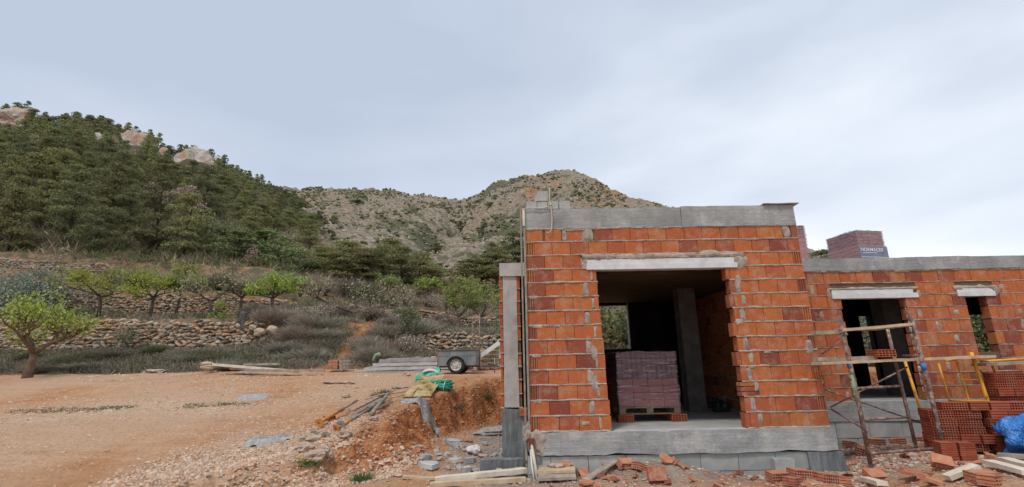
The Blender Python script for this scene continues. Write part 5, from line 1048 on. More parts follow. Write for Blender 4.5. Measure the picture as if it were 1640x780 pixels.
B_ = [(1280, 764, full, (.0, .1, .1), 1.0, 'whole orange brick with its flat face up, in the heap before the corner pier'), (1258, 748, full, (.1, 0, -.05), .95, 'ribbed orange brick on top of the heap before the corner pier'), (1246, 768, full, (.05, 0, .1), 1., 'ribbed brick at the lower left of the heap before the corner pier'), (1270, 776, full, (0, .1, .6), .9, 'brick half hidden under the heap before the corner pier'),
      (1322, 772, full, (.0, .15, .3), 1.1, 'long red brick showing its cells, right of the corner heap'), (1352, 776, shard_me[5], (0, .2, 1.2), 1.2, 'broken red brick at the bottom right of the corner heap'), (1400, 766, full, (.5, 0, .05), 1., 'orange brick tilted towards the camera below the scaffold'), (1384, 728, full, (.15, .35, -.5), 1.0, 'ribbed brick tipped over beside the left scaffold post'), (1362, 716, shard_me[6], (0, .2, .4), 1.1, 'broken brick between the corner pier and the scaffold'),
      (1402, 712, full, (0, .05, .05), 1., 'brick lying flat behind the scaffold, first from the left'), (1436, 711, full, (0, -.05, -.1), 1., 'brick lying flat behind the scaffold, second from the left'), (1470, 709, full, (0, .05, .1), 1., 'brick lying flat behind the scaffold, third from the left'), (1345, 702, shard_me[0], (.2, .2, .3), 1.6, 'flat brick shard on the ground against the wing plinth'),
      (1050, 768, full, (1.15, 0, .05), 1.0, 'ribbed orange brick standing in the rubble below the doorway'), (1003, 748, shard_me[5], (.4, .1, .3), 1.3, 'broken hollow brick on top of the rubble heap left of the doorway centre'), (982, 752, shard_me[7], (.1, -.2, .5), 1.3, 'broken brick with open cells left of the rubble heap top'), (1020, 752, shard_me[8], (.4, .1, 2.), 1.1, 'dark broken brick piece right of the rubble heap top'), (1068, 742, shard_me[1], (.9, .3, .6), 1.3, 'upright pointed shard against the block plinth'), (1157, 753, shard_me[2], (.1, .2, -.3), 1.6, 'curved brick shard before the plinth under the right of the doorway'),
      (1115, 770, shard_me[3], (0, .1, .1), 1.5, 'flat brick shard in the middle of the rubble'), (1165, 774, shard_me[4], (0, .1, .4), 1.5, 'brick shard at the bottom under the right of the doorway'), (985, 768, shard_me[2], (.1, 0, .5), 1.5, 'brick shard lying in front of the grey lath'), (1100, 757, shard_me[0], (.1, .2, .8), 1.2, 'small shard above the middle of the rubble'), (945, 775, shard_me[1], (.1, .2, .1), 1.4, 'shard at the bottom beside the boards'), (905, 752, shard_me[3], (.1, .1, .4), .9, 'shard lying on the boards at the house corner'),
      (1478, 765, shard_me[2], (.0, .1, -.5), 2.0, 'long orange clay slat in the right foreground, left of two'), (1500, 774, shard_me[3], (.0, .1, -.4), 2.2, 'long orange clay slat in the right foreground, right of two'), (1512, 752, shard_me[8], (.7, .2, -.6), 1.2, 'broken open brick with square cells leaning on the small brick pile'), (1493, 757, shard_me[4], (0, 0, .3), 1.6, 'curved shard below the small brick pile'), (1572, 770, full, (0, .0, -.1), 1., 'flat layered brick between the plank ends in the right foreground'), (1588, 776, shard_me[6], (0, .1, .5), 1.3, 'broken brick at the bottom edge under the right planks')]
for i, (px_, py_, me, rot, sc_, lab) in enumerate(B_):
    c = gp(px_, py_); put(me, 'loose_brick' if me is full else 'brick_fragment', c+[0, 0, -.012 if max(rot[:2]) < .6 else .04], rot, sc_*.88, label=lab, category='brick', group='loose bricks and fragments in front of the house')
for i in range(9):
    px_, py_ = rng.uniform(870, 918), rng.uniform(750, 762); V, F = blob((0, 0, 0), (.06, .05, .03), .35, i, 2); mb = MB(); mb.add(V, F, 'pale_rock' if i % 2 else 'loose_brick_clay'); c = gp(862+(px_-862), 764); o = mb.build('rubble_piece', label='small mortar and brick crumb on the board at the house corner', category='rubble', group='crumbs on the board'); o.location = (c[0]+rng.uniform(-.12, .12), c[1]+rng.uniform(-.02, .1), c[2]+.14)
slabpiece(1262, 744, .34, .12, .035, .1, 'pale_rock', 'long crust of dried mortar resting against the corner pier', 91, 'mortar_crust', (.1, -.05), .12, None); slabpiece(1285, 742, .20, .10, .04, .4, 'pale_rock', 'shorter crust of dried mortar right of the long one', 92, 'mortar_crust', (-.1, .15), .12, None)
mb = MB(); mb.add(*rough_box(-.13, .13, -.08, .08, 0, .17, .04, .005, 95, 7), 'concrete_block'); o = mb.build('concrete_block', label='grey concrete block standing behind the orange bricks at the corner pier', category='block'); o.location = tuple(gp(1254, 756)); 
q_ = np.random.default_rng(31)
for i in range(120):
    x, y = q_.uniform(.3, 7.6), q_.uniform(5.25, 6.78)
    if x > 4.3: y = q_.uniform(5.25, 7.3)
    j = q_.integers(0, 9); put(shard_me[j], 'clay_shard', (x, y, gz(x, y)+.004), (q_.uniform(-.5, .5), q_.uniform(-.4, .4), q_.uniform(0, 6.28)), q_.uniform(.35, .95) if j < 5 else q_.uniform(.3, .6), label='small broken clay shard among the rubble in front of the house', category='shard', group='small clay shards scattered in front of the house')
for i in range(34):
    x, y = q_.uniform(-1.6, .1), q_.uniform(6.9, 9.5); slab = None
    if ground_h(np.array([x]), np.array([y]))[0] > -.3: continue
    V, F = blob((0, 0, .02), (q_.uniform(.03, .08), q_.uniform(.03, .06), q_.uniform(.02, .04)), .5, i, 2); mb = MB(); mb.add(V, F, 'grey_rubble' if i % 3 else 'pale_rock'); o = mb.build('rubble_piece', label='small grey or tan rubble piece on the floor of the pit', category='rubble', group='rubble pieces in the pit'); o.location = (x, y, gz(x, y))
# gravel and rubble (nobody could count it)
def scatter(n, x0, x1, y0, y1, f=None, s=0):
    r_ = np.random.default_rng(s); X = r_.uniform(x0, x1, n); Y = r_.uniform(y0, y1, n)
    if f is not None: k_ = f(X, Y) > r_.uniform(0, 1, n); X, Y = X[k_], Y[k_]
    return X, Y
mb = MB(); X, Y = scatter(26000, -6.5, -1.4, 5.6, 9.2, lambda x, y: sstep(8.9, 6.8, y+.13*(x+3)+.5*noise(x, y))*sstep(-5.4, -3.9, x)*(sdist(x, y) > -.6)*(1-.85*np.exp(-((sdist(x, y)-.0)/.25)**2)), 1)
stones(mb, np.stack([X, Y, ground_h(X, Y)+.002], 1), rng.uniform(.009, .022, len(X))*(1+.5*(Y < 7.6)), 'gravel'); 
X, Y = scatter(9000, -12, -2, 6, 16, lambda x, y: (.25+.6*sstep(0, .6, fbm(x*.5, y*1.2, 0, 3, 7)))*(sdist(x, y) > .3), 2); stones(mb, np.stack([X, Y, ground_h(X, Y)], 1), rng.uniform(.008, .022, len(X)), 'gravel')
X, Y = scatter(5200, -11, -2.2, 7, 15, lambda x, y: (.15+.85*sstep(-.1, .5, fbm(x*.45+3, y*.9, 0, 3, 8)))*(sdist(x, y) > .3), 12); stones(mb, np.stack([X, Y, ground_h(X, Y)], 1), rng.uniform(.013, .034, len(X)), 'gravel', .35, 1, (.35, .7))
X, Y = scatter(500, -14, -2, 14, 17, lambda x, y: .2+.8*sstep(16, 16.8, y), 3); stones(mb, np.stack([X, Y, ground_h(X, Y)], 1), rng.uniform(.02, .06, len(X)), 'gravel')
mb.build('gravel', kind='stuff')
mb = MB(); X, Y = scatter(9000, -1.2, 8.2, 5.1, 6.84, lambda x, y: .25+.75*sstep(-.3, .4, fbm(x*1.3, y*1.3, 0, 3, 17))*sstep(0, 1, x), 4); stones(mb, np.stack([X, Y, ground_h(X, Y)+.004], 1), rng.uniform(.008, .026, len(X))*rng.choice([.7, 1, 1.6], len(X), p=[.5, .35, .15]), 'rubble_mix', .35, 1, (.3, .7))
X, Y = scatter(3000, 4.1, 8.2, 6.3, 7.65, None, 5); stones(mb, np.stack([X, Y, ground_h(X, Y)+.004], 1), rng.uniform(.008, .035, len(X)), 'rubble_mix', .35, 1, (.35, .8))
X, Y = scatter(1800, -3.2, .2, 6.6, 12.3, lambda x, y: (sdist(x, y) < -.45)*.9, 6); stones(mb, np.stack([X, Y, ground_h(X, Y)+.004], 1), rng.uniform(.01, .03, len(X)), 'grey_rubble', .3, 1, (.4, .8))
X, Y = scatter(3500, -4.2, -.2, 6.6, 13.3, lambda x, y: (np.abs(sdist(x, y)) < .5)*.9, 8); stones(mb, np.stack([X, Y, ground_h(X, Y)], 1), rng.uniform(.01, .035, len(X)), 'loose_clod', .3) if 'loose_clod' in M else None
mb.build('rubble', kind='stuff')
# ------------------------------------------------------------------ plants
def limb_tree(seed, H, spread, fork, lean=(0, 0), nl=5, sub=4, tw=4, r0=.10, up=.55):
    """tapered trunk, limbs, branches and twigs; returns the wood mesh and the twig points"""
    r_ = np.random.default_rng(seed); mb = MB(); tips = []; fk = np.array([lean[0]*fork, lean[1]*fork, fork])
    P = [np.array([0, 0, -.15]), np.array([.02, 0, fork*.35]), fk*np.array([.8, .8, .75]), fk]; V, F = tube(P, [r0*1.25, r0, r0*.85, r0*.9], 9); V += .12*r0*np.stack([noise(V[:, 0]*9, V[:, 1]*9, V[:, 2]*6, j) for j in range(3)], 1); mb.add(V, F, 'B', True)
    def br(p, d, L_, r, lev):
        n = 5; pts = [p]; q = p.copy(); dd = d.copy()
        for i in range(n):
            dd = dd+r_.normal(size=3)*(.16+.06*lev)+np.array([0, 0, .05 if lev else .03]); dd /= np.linalg.norm(dd); q = q+dd*L_/n; pts.append(q.copy())
        rr = np.linspace(r, r*.45, n+1); V, F = tube(pts, rr, (7, 5, 4, 3)[min(lev, 3)], lev < 2); mb.add(V, F, 'B', True)
        if lev >= 2:
            for k_ in pts[2:]: tips.append(k_)
            if lev >= 3: return
        kids = (0, sub, tw, 3)[lev+1] if lev < 2 else (2 if lev == 2 else 0)
        for i in range(kids):
            j = r_.integers(2, n+1); a = r_.uniform(0, 2*np.pi); side = np.array([math.cos(a), math.sin(a), r_.uniform(-.15, .7)]); nd = dd*.55+side*.8; nd /= np.linalg.norm(nd); br(pts[j], nd, L_*r_.uniform(.5, .75), r*.5, lev+1)
    a0 = r_.uniform(0, 6.28)
    for i in range(nl):
        a = a0+i*2*np.pi/nl+r_.uniform(-.3, .3); d = np.array([math.cos(a)*spread*.9, math.sin(a)*spread*.8, (H-fork)*up*r_.uniform(.7, 1.2)]); L_ = np.linalg.norm([spread, H-fork])*.50*r_.uniform(.85, 1.1); br(fk, d/np.linalg.norm(d), L_, r0*.62, 0)
    return mb, np.array(tips)
def almond(px, py, H, W_, Y, kind, lab, seed, fork=.36, lean=(0, 0), nleaf=2600, ls=.075, nl=5, r0=.09, bark='bark', grp='almond trees on the terraces', zfix=None, name='almond_tree', up=.55):
    p = at(px, py, Y); z = hh(p[0], Y) if Y > 17.2 else gz(p[0], Y)
    if zfix is not None: z = zfix
    t = empty(name, (p[0], Y, z), lab, 'tree', 0, grp)
    mb, tips = limb_tree(seed, H, W_/2, H*fork, lean, nl, r0=r0, up=up); mb.mats = [bark]
    sc_ = np.array([1., 1., 1.]); A = np.concatenate(mb.V); ext = np.abs(A[:, 0]).max(); top = A[:, 2].max(); sx = (W_/2)/ext; sz = (H*.96-H*fork)/(top-H*fork)
    def fit(P): 
        P = P.copy(); k_ = np.clip(P[:, 2:3]/(H*fork), 0, 1); P[:, :2] *= 1+(sx-1)*k_; P[:, 2] = np.where(P[:, 2] > H*fork, H*fork+(P[:, 2]-H*fork)*sz, P[:, 2]); return P
    mb.V = [fit(v) for v in mb.V]; tips = fit(tips); mb.build('trunk', t)
    r_ = np.random.default_rng(seed+1); base = tips[r_.integers(0, len(tips), nleaf)]; keep = r_.uniform(size=nleaf) < .55+.45*noise(base[:, 0]*2.2, base[:, 1]*2.2, base[:, 2]*2.2, seed); C = base[keep]; C = C+r_.normal(size=C.shape)*.10*(W_/3.5)**.5
    mb = MB(); quads(mb, C, ls, kind, 1., r_=r_); mb.build('crown', t); return t
big = almond(43, 603, 2.95, 3.9, 16.4, 'almond_leaf', 'almond tree with yellow-green leaves and brown trunk at the left edge of the yard', 11, .27, (.10, 0), 3600, .085, 5, .13, 'bark_brown', None, gz(at(43, 603, 16.4)[0], 16.4)-.02)
AL = [(158, 2.6, 4.6, 24.6, 'almond_leaf', 'wide almond tree with dark forked trunk, first along the wall top from the left', .36, 'bark', 2300), (241, 2.3, 2.6, 25.2, 'almond_leaf', 'small almond tree with slim trunk, second along the wall top from the left', .42, 'bark', 1500), (282, 2.7, 2.3, 26.0, 'almond_lime', 'bright green slender almond tree, third along the wall top from the left', .45, 'bark', 1900),
      (338, 2.6, 3.4, 24.3, 'almond_grey', 'grey-green almond tree with leaning dark trunk, right of the bright slender one', .30, 'bark', 1700), (384, 2.1, 1.9, 25.5, 'almond_grey', 'small thinly leaved almond tree above the end of the lower stone wall', .45, 'bark', 800), (438, 2.3, 2.7, 24.2, 'almond_leaf', 'rounded yellow-green almond tree above the brush slope', .42, 'bark', 1700),
      (567, 2.5, 4.5, 24.3, 'almond_grey', 'nearly bare pinkish-grey almond tree with several dark stems', .14, 'bark', 1100), (682, 1.9, 1.7, 31, 'almond_leaf', 'small sparse almond tree on the upper terrace, left of the bright pair', .4, 'bark', 700), (737, 2.3, 2.2, 25.0, 'almond_lime', 'bright green almond tree beside the house, left of a pair', .25, 'bark_grey', 2100), (771, 2.8, 3.0, 24.5, 'almond_lime', 'bright green almond tree next to the house pillar, right of a pair', .22, 'bark_grey', 2600), (621, 1.7, 1.6, 33, 'almond_lime', 'small lime-green tree tuft on the upper terrace behind the bare tree', .3, 'bark', 900)]
for i, (px_, H, W_, Y_, k_, lab, fk, bk, nlf) in enumerate(AL): almond(px_, 500, H*1.12, W_*1.22, Y_, k_, lab, 20+i*7, fk, (rng.uniform(-.15, .15), 0), int(nlf*(1.9 if k_ != 'almond_grey' else 1.1)), .095, 3 if px_ == 567 else 4, .085, bk)
# twiggy undergrowth at the feet of some
def bush(x, y, r, h, mats, n, lab, name='bush', cat='bush', grp=None, z=None, ls=.07, seed=0, bl=0):
    r_ = np.random.default_rng(seed+int(abs(x)*100)); t = empty(name, (x, y, (hh(x, y) if y > 17.2 else gz(x, y)) if z is None else z), lab, cat, 0, grp)
    mb = MB(); k_ = max(4, int(n/160)); cs = r_.normal(size=(k_, 3))*[r*.45, r*.4, h*.22]+[0, 0, h*.5]; i = r_.integers(0, k_, n); d = r_.normal(size=(n, 3)); d /= np.linalg.norm(d, axis=1)[:, None]; C = cs[i]+d*np.array([r*.45, r*.45, h*.33])*r_.uniform(.5, 1.05, (n, 1)); C[:, 2] = np.abs(C[:, 2])
    m_ = mats if isinstance(mats, list) else [mats]
    for q, mt in enumerate(m_): quads(mb, C[q::len(m_)], ls, mt, 1., N=d[q::len(m_)], r_=r_)
    if bl: blades(mb, np.stack([r_.normal(size=bl)*r*.3, r_.normal(size=bl)*r*.3, np.zeros(bl)], 1), h*.9, .03, m_[-1], .9, 1, r_)
    mb.build('crown', t); mb = MB()
    for q in range(4): a = r_.uniform(0, 6.28); pxtube(mb, [(0, 0, -.1), (.12*r*math.cos(a), .12*r*math.sin(a), h*.3), (.4*r*math.cos(a), .4*r*math.sin(a), h*.65)], [.05*r, .035*r, .015*r], 'bark', 5)
    mb.build('stem', t); return t
def bush_at(px, py, Y, *a, **k_): p = at(px, py, Y); return bush(p[0], Y, *a, **k_)
bush_at(345, 505, 24.0, .65, .75, 'almond_lime', 900, 'bright lime green bush at the foot of the leaning grey-green almond')
bush_at(20, 450, 27, 2.6, 2.6, 'olive_leaf', 3800, 'silvery grey-green olive tree behind the left edge almond', 'olive_tree', 'tree', ls=.10)
bush_at(72, 470, 27.6, 1.7, 2.7, 'olive_leaf', 2500, 'silvery olive tree just left of the first wall-top almond', 'olive_tree', 'tree', ls=.10)
bush_at(-30, 480, 22.6, 2.0, 2.2, 'olive_leaf', 2500, 'low olive bush cut by the left edge of the picture', 'olive_tree', 'tree', ls=.10)
bush_at(150, 500, 26.5, .9, .9, 'brush_green', 700, 'dark bush against the upper wall left of the first almond trunk')
bush_at(208, 560, 20.3, .8, .95, 'brush_green', 800, 'dark upright bush in front of the lower stone wall')
bush_at(660, 545, 20.4, .55, 1.6, ['weed_green', 'brush_green'], 900, 'fresh green climbing shrub at the left end of the right stone wall')
bush_at(655, 560, 19.6, .9, 1.1, ['brush_brown', 'brush_grey'], 900, 'grey brown shrub below the fresh green climber')
for i, (px_, Y_, r_, h_) in enumerate(((470, 23, .8, .7), (505, 22.6, .9, .6), (530, 23.5, .9, .7), (455, 22.2, .7, .5), (595, 23.8, .8, .6), (620, 30, 1.2, 1.1), (650, 30.5, 1.3, 1.2), (690, 31, 1.3, 1.0), (715, 30.2, 1.1, 1.0), (480, 31, 1.4, 1.3), (520, 32, 1.5, 1.3), (740, 29.6, 1, .7), (790, 24, .8, .6), (640, 23.3, .8, .5), (700, 22.8, .8, .5))):
    bush_at(px_, 480, Y_, r_, h_, ['brush_brown', 'brush_grey'], 800, 'grey-brown leafless bush on the terrace among the almond trees', grp='leafless bushes on the terraces', seed=i)
# brush band and banks: one mass
def brush(name, n, x0, x1, y0, y1, f, mats, L_, Wd, s, k_=26, spread=.7, sz=.35):
    r_ = np.random.default_rng(s); X = r_.uniform(x0, x1, n); Y = r_.uniform(y0, y1, n); k = f(X, Y) > r_.uniform(0, 1, n); X, Y = X[k], Y[k]; mb = MB()
    for q, mt in enumerate(mats):
        x, y = X[q::len(mats)], Y[q::len(mats)]; x = np.repeat(x, k_)+r_.normal(size=len(x)*k_)*sz*.5; y = np.repeat(y, k_)+r_.normal(size=len(y)*k_)*sz*.5
        blades(mb, np.stack([x, y, hills_h(x, y)-.03], 1), L_, Wd, mt, spread, .75, r_)
    return mb.build(name, kind='stuff')
brush('brush', 2300, -30, -7, 17.25, 21., lambda x, y: (.25+.75*sstep(-.4, .3, fbm(x*.6, y*.6, 0, 3, 3)))*sstep(17.1, 17.6, y+.2*noise(x, 0)), ['brush_grey', 'brush_green', 'brush_green', 'brush_brown'], .26, .035, 5, 40, spread=.95)
brush('dry_brush', 2600, -12, 1.5, 17.6, 23.4, lambda x, y: (.15+.85*sstep(-.3, .3, fbm(x*.7, y*.9, 0, 3, 13)))*(1-.95*sstep(-7.6, -7.2, x)*sstep(-5.8, -6.2, x)*(y > 18.6))*(1-.8*(x > -4.2)*(y > 19.6)*(y < 21.2)), ['brush_grey', 'brush_brown', 'brush_green'], .30, .03, 6, 40, spread=.95)
brush('terrace_grass', 2600, -34, 2, 21.2, 45, lambda x, y: sstep(-.35, .35, fbm(x*.4, y*.5, 0, 3, 23)), ['brush_green', 'brush_brown', 'brush_grey', 'weed_green'], .34, .045, 7, 22)
brush('undergrowth', 5200, -75, -15, 37, 62, lambda x, y: (x/y > -1.45)*(x/y < -.42)*(.35+.65*sstep(-.3, .3, fbm(x*.3, y*.3, 0, 3, 33))), ['brush_green', 'pine_dark', 'pine_olive', 'brush_brown'], .75, .10, 17, 16, sz=1.1, spread=.9)
q_ = np.random.default_rng(3); mb = MB(); x_ = q_.uniform(-10, -5.4, 260); y_2 = 10.3+.11*(x_+8)+.10*q_.normal(size=260); k_ = noise(x_*2, 3) > -.1; x_, y_2 = x_[k_], y_2[k_]; x_ = np.repeat(x_, 6)+q_.normal(size=len(x_)*6)*.04; y_2 = np.repeat(y_2, 6)+q_.normal(size=len(y_2)*6)*.03
blades(mb, np.stack([x_, y_2, ground_h(x_, y_2)], 1), .05, .012, 'brush_green', .9, .6, q_); mb.build('rut_grass', kind='stuff')
brush('rear_grass', 900, -1, 9, 17.3, 30, lambda x, y: sstep(-.5, .2, fbm(x*.4, y*.5, 0, 3, 24)), ['brush_green', 'weed_green', 'brush_brown'], .5, .05, 8, 24)
for i, (x, y, r, h, mt) in enumerate(((3.0, 19.2, 1.4, 2.1, ['pine_olive', 'pine_dark']), (4.6, 20, 1.3, 1.9, ['pine_dark', 'brush_green']), (19.5, 22, 2.0, 1.5, ['almond_lime', 'brush_green']), (16.6, 21.5, 2.0, 1.6, ['olive_leaf', 'weed_green']), (22.5, 23, 2.0, 1.5, ['olive_leaf', 'weed_green']), (14.2, 21, 1.6, 2.6, ['brush_green', 'olive_leaf']), (11.8, 20.5, 1.5, 2.4, ['brush_green', 'olive_leaf']), (13.9, 15.6, 1.5, 2.5, ['weed_green', 'olive_leaf']), (15.6, 16., 1.5, 2.3, ['weed_green', 'brush_green']), (11.2, 15.4, 1.3, 2.3, ['brush_green', 'olive_leaf']))):
    bush(x, y, r, h, mt, 2200, ('dark green bush seen through the rear opening of the front room' if i < 2 else 'leafy bush behind the house, glimpsed through the wing windows'), grp='bushes behind the house', ls=.13, seed=i)
TW = {}
for j, mt in enumerate(('brush_brown', 'brush_grey', 'brush_green')):
    q_ = np.random.default_rng(500+j); mb = MB()
    for a in range(7):
        c_ = np.array([q_.normal()*.22, q_.normal()*.22, 0]); n_ = 190; blades(mb, c_+q_.normal(size=(n_, 3))*[.06, .06, 0], .62, .014, mt, .85, .7, q_); blades(mb, c_+q_.normal(size=(60, 3))*[.05, .05, 0]+[0, 0, .15], .5, .03, mt, .9, .5, q_)
    TW[mt] = mb.mesh('twigs')
q_ = np.random.default_rng(9); sites = []
for i in range(54):
    if i < 34: px_, Y_, mt = q_.uniform(425, 668), q_.uniform(18, 22.4), ('brush_brown', 'brush_grey')[i % 2]
    else: px_, Y_, mt = q_.uniform(-10, 425), q_.uniform(17.6, 20.4), ('brush_green', 'brush_grey', 'brush_green')[i % 3]
    x = at(px_, 560, Y_)[0]
    if -7.5 < x < -5.9: continue
    put(TW[mt], 'dry_bush', (x, Y_, hh(x, Y_)-.04), (0, 0, q_.uniform(0, 6)), (q_.uniform(.9, 1.5), q_.uniform(.8, 1.3), q_.uniform(.7, 1.2) if px_ > 425 else q_.uniform(.35, .7)), label={'brush_brown': 'brown twiggy bush on the bank right of the lower stone wall', 'brush_grey': 'grey twiggy bush in the brush at the foot of the terraces', 'brush_green': 'grey-green bush in the brush band under the lower stone wall'}[mt], category='bush', group='dry bushes at the foot of the terraces')
for i, (px_, Y_, sc_) in enumerate(((600, 24.6, 1.1), (468, 26, 1.3), (492, 27, 1.5), (520, 26, 1.3), (545, 26.5, 1.2), (650, 26, 1.1), (708, 27, 1.0), (412, 26, 1.2), (300, 30.5, 1.6), (255, 31, 1.4), (210, 31, 1.6), (180, 32, 1.5), (420, 31, 1.7), (455, 33, 1.8), (350, 31, 1.5), (500, 34, 1.8), (560, 33, 1.9), (590, 32, 1.7))):
    x = at(px_, 500, Y_)[0]; put(TW[('brush_brown', 'brush_grey', 'brush_green')[i % 3]], 'dry_bush', (x, Y_, hh(x, Y_)-.04), (0, 0, i), sc_*1.15, label='dry twiggy bush on the terraces behind the lower stone wall', category='bush', group='dry bushes on the terraces')
# dark fallen stump on the end of the lower wall
mb = MB(); c = at(392, 508, 21.1); V, F = tube([c+[.1, 0, -.5], c+[.0, 0, -.2], c+[-.08, 0, .12], c+[-.2, 0, .22]], [.26, .24, .2, .08], 12); V += .05*np.stack([fbm(V[:, 0]*7, V[:, 1]*7, V[:, 2]*3, 3, j) for j in range(3)], 1); mb.add(V, F, 'dark_metal'); mb.build('tree_stump', label='dark charred stump hanging over the right end of the lower stone wall', category='stump')
# weeds and flowers
def weed(px, py, r, h, mat, n, lab, flowers=0):
    c = gp(px, py); t = MB(); r_ = np.random.default_rng(px); blades(t, np.stack([r_.normal(size=n)*r*.4, r_.normal(size=n)*r*.4, np.zeros(n)], 1), h, .012, mat, .8, 1., r_)
    if flowers: fc = np.stack([r_.normal(size=flowers)*r*.5, r_.normal(size=flowers)*r*.3-.03, r_.uniform(.5, 1.2, flowers)*h], 1); quads(t, np.repeat(fc, 5, 0)+r_.normal(size=(flowers*5, 3))*.008, .035, 'yellow_petal', r_=r_)
    o = t.build('weed', label=lab, category='weed'); o.location = tuple(c); return o
weed(580, 772, .14, .12, 'weed_green', 260, 'small green weed growing in the gravel at the bottom'); weed(497, 745, .16, .10, 'weed_green', 160, 'yellow flowering weed below the boulders', 9); weed(604, 638, .16, .13, 'brush_green', 200, 'dark green weed tuft left of the bent strip'); weed(617, 632, .16, .13, 'brush_green', 180, 'dark green weed tuft in the yard above the props'); weed(782, 640, .12, .16, 'weed_green', 90, 'weed growing on the face of the cut near the house'); weed(735, 655, .14, .14, 'brush_green', 120, 'dark weed on the cut below the green hose')
# ------------------------------------------------------------------ dry stone walls
def drystone(name, x0, x1, y, lab, zt=None, size=.30, mat='wall_stone', s=0, hmul=1., ztop=None):
    r_ = np.random.default_rng(s); mb = MB(); V_ = []; n = 0
    xs = np.arange(x0, x1, .5); zb_ = hills_h(xs, np.full_like(xs, y-.12)); zt_ = hills_h(xs, np.full_like(xs, y+.12))
    if ztop is not None: zt_ = zb_+(zt_-zb_)*ztop
    H_ = float(np.max(zt_-zb_)); rows = int(math.ceil(H_/(size*.58)))+1
    C, R = [], []
    for k_ in range(rows):
        x = x0+r_.uniform(0, size)
        while x < x1:
            w = size*r_.uniform(.45, 1.6); zb = np.interp(x, xs, zb_); zt2 = np.interp(x, xs, zt_)+.07*math.sin(x*1.7)+.05*r_.uniform(-1, 1); z = zb+(k_+.5)*size*.58+r_.uniform(-.03, .03)
            if z < zt2+.02: C.append((x+w/2, y-.06+r_.uniform(-.05, .05)+.10*(z-zb)/max(H_, .1), z)); R.append((w*.56, .16, size*.34*r_.uniform(.6, 1.3)))
            x += w*.96
    C, R = np.array(C), np.array(R); V0 = IC2/np.max(np.abs(IC2), axis=1)[:, None]**.42; m = len(V0); n = len(C)
    V = V0[None]*(1+r_.uniform(-.24, .24, (n, m, 1)))*R[:, None, :]; a = r_.uniform(-.5, .5, n); ca, sa = np.cos(a)[:, None], np.sin(a)[:, None]; X = V[:, :, 0]*ca-V[:, :, 2]*sa; Z = V[:, :, 0]*sa+V[:, :, 2]*ca; V[:, :, 0] = X; V[:, :, 2] = Z
    V += C[:, None, :]; F = (IF2[None]+(np.arange(n)*m)[:, None, None]).reshape(-1, 3); mb.add(V.reshape(-1, 3), F, mat); return mb.build(name, label=lab, category='wall')
drystone('stone_wall', -31, -10.4, 21.0, 'long lower dry stone wall of rounded reddish stones on the left', s=1, size=.25)
drystone('stone_wall', -4.3, 1.5, 21.0, 'dry stone wall of tan stones behind the trailer', s=2, size=.24)
drystone('stone_wall', -40, -11.5, 29.0, 'upper dry stone wall behind the row of almond trees', s=3, size=.27, mat='wall_stone_dark', ztop=.85)
drystone('stone_wall', -9.8, 2, 29.0, 'upper terrace stone wall behind the bare almond and the bright pair', s=4, size=.25, mat='wall_stone_dark')
drystone('stone_wall', -40, -30, 36.05, 'low grey stone wall on the highest terrace below the pine wood', s=5, size=.3, mat='wall_stone_dark', ztop=.6)
for i, (px_, py_, r_, lab) in enumerate(((415, 533, .22, 'big pale boulder at the broken right end of the lower stone wall'), (424, 545, .16, 'smaller boulder below the big pale one at the wall end'), (404, 525, .14, 'grey stone left of the big pale boulder at the wall end'), (606, 542, .25, 'grey boulder in the brush bank right of the orange earth slide'), (436, 528, .2, 'tan boulder at the right of the broken wall end'))):
    mb = MB(); V, F = blob(at(px_, py_, 20.7), (r_*1.2, r_, r_*.9), .25, i+60, 3); mb.add(V, F, 'wall_stone', False); mb.build('boulder', label=lab, category='boulder')
# ------------------------------------------------------------------ pines
def pine_mesh(seed, H=6.5, R=2.1, n=1900, ls=.24, mat='pine_dark', cb=.18, lv=9, flat=.8):
    r_ = np.random.default_rng(seed); wood = MB(); crown = MB(); lean = r_.uniform(-.05, .05, 2)
    pts = [np.array([lean[0]*z+.06*math.sin(z+seed), lean[1]*z, z]) for z in np.linspace(-.8, H*.93, 7)]; pxtube(wood, pts, np.linspace(.15, .03, 7), 'bark', 6)
    cs, rs = [], []
    for k_ in range(lv*3):
        u = r_.uniform(0, 1); z = H*(cb+(1-cb)*(u*.95+.02)); prof = (1-((z/H-cb)/(1-cb))**1.8)**.7*min(1, .55+((z/H-cb)/(1-cb))*2.5); a = r_.uniform(0, 6.28); rr = R*prof*r_.uniform(.25, .85); c = np.array([math.cos(a)*rr+lean[0]*z, math.sin(a)*rr+lean[1]*z, z]); cs.append(c); rs.append(R*r_.uniform(.28, .46)*(.6+.4*prof))
        p0 = np.array([lean[0]*z, lean[1]*z, max(0, z-rr*.45)]); pxtube(wood, [p0, (p0+c)/2+[0, 0, -.05], c], [.05, .035, .015], 'bark', 4)
    cs.append(np.array([lean[0]*H, lean[1]*H, H*.93])); rs.append(R*.32); cs, rs = np.array(cs), np.array(rs)
    i = r_.choice(len(cs), n, p=rs**2/np.sum(rs**2)); d = r_.normal(size=(n, 3)); d /= np.linalg.norm(d, axis=1)[:, None]; d[:, 2] = np.where(d[:, 2] < -.3, -d[:, 2]*.5, d[:, 2]); C = cs[i]+d*rs[i][:, None]*np.array([1, 1, flat])*r_.uniform(.72, 1.08, (n, 1)); quads(crown, C, ls, mat, 1., N=d, jit=.8, r_=r_)
    return wood, crown
PROTO = {}
NP_ = 5200
def pproto(key, *a, **k_):
    w, c = pine_mesh(*a, **k_); PROTO[key] = (w.mesh('trunk'), c.mesh('crown'))
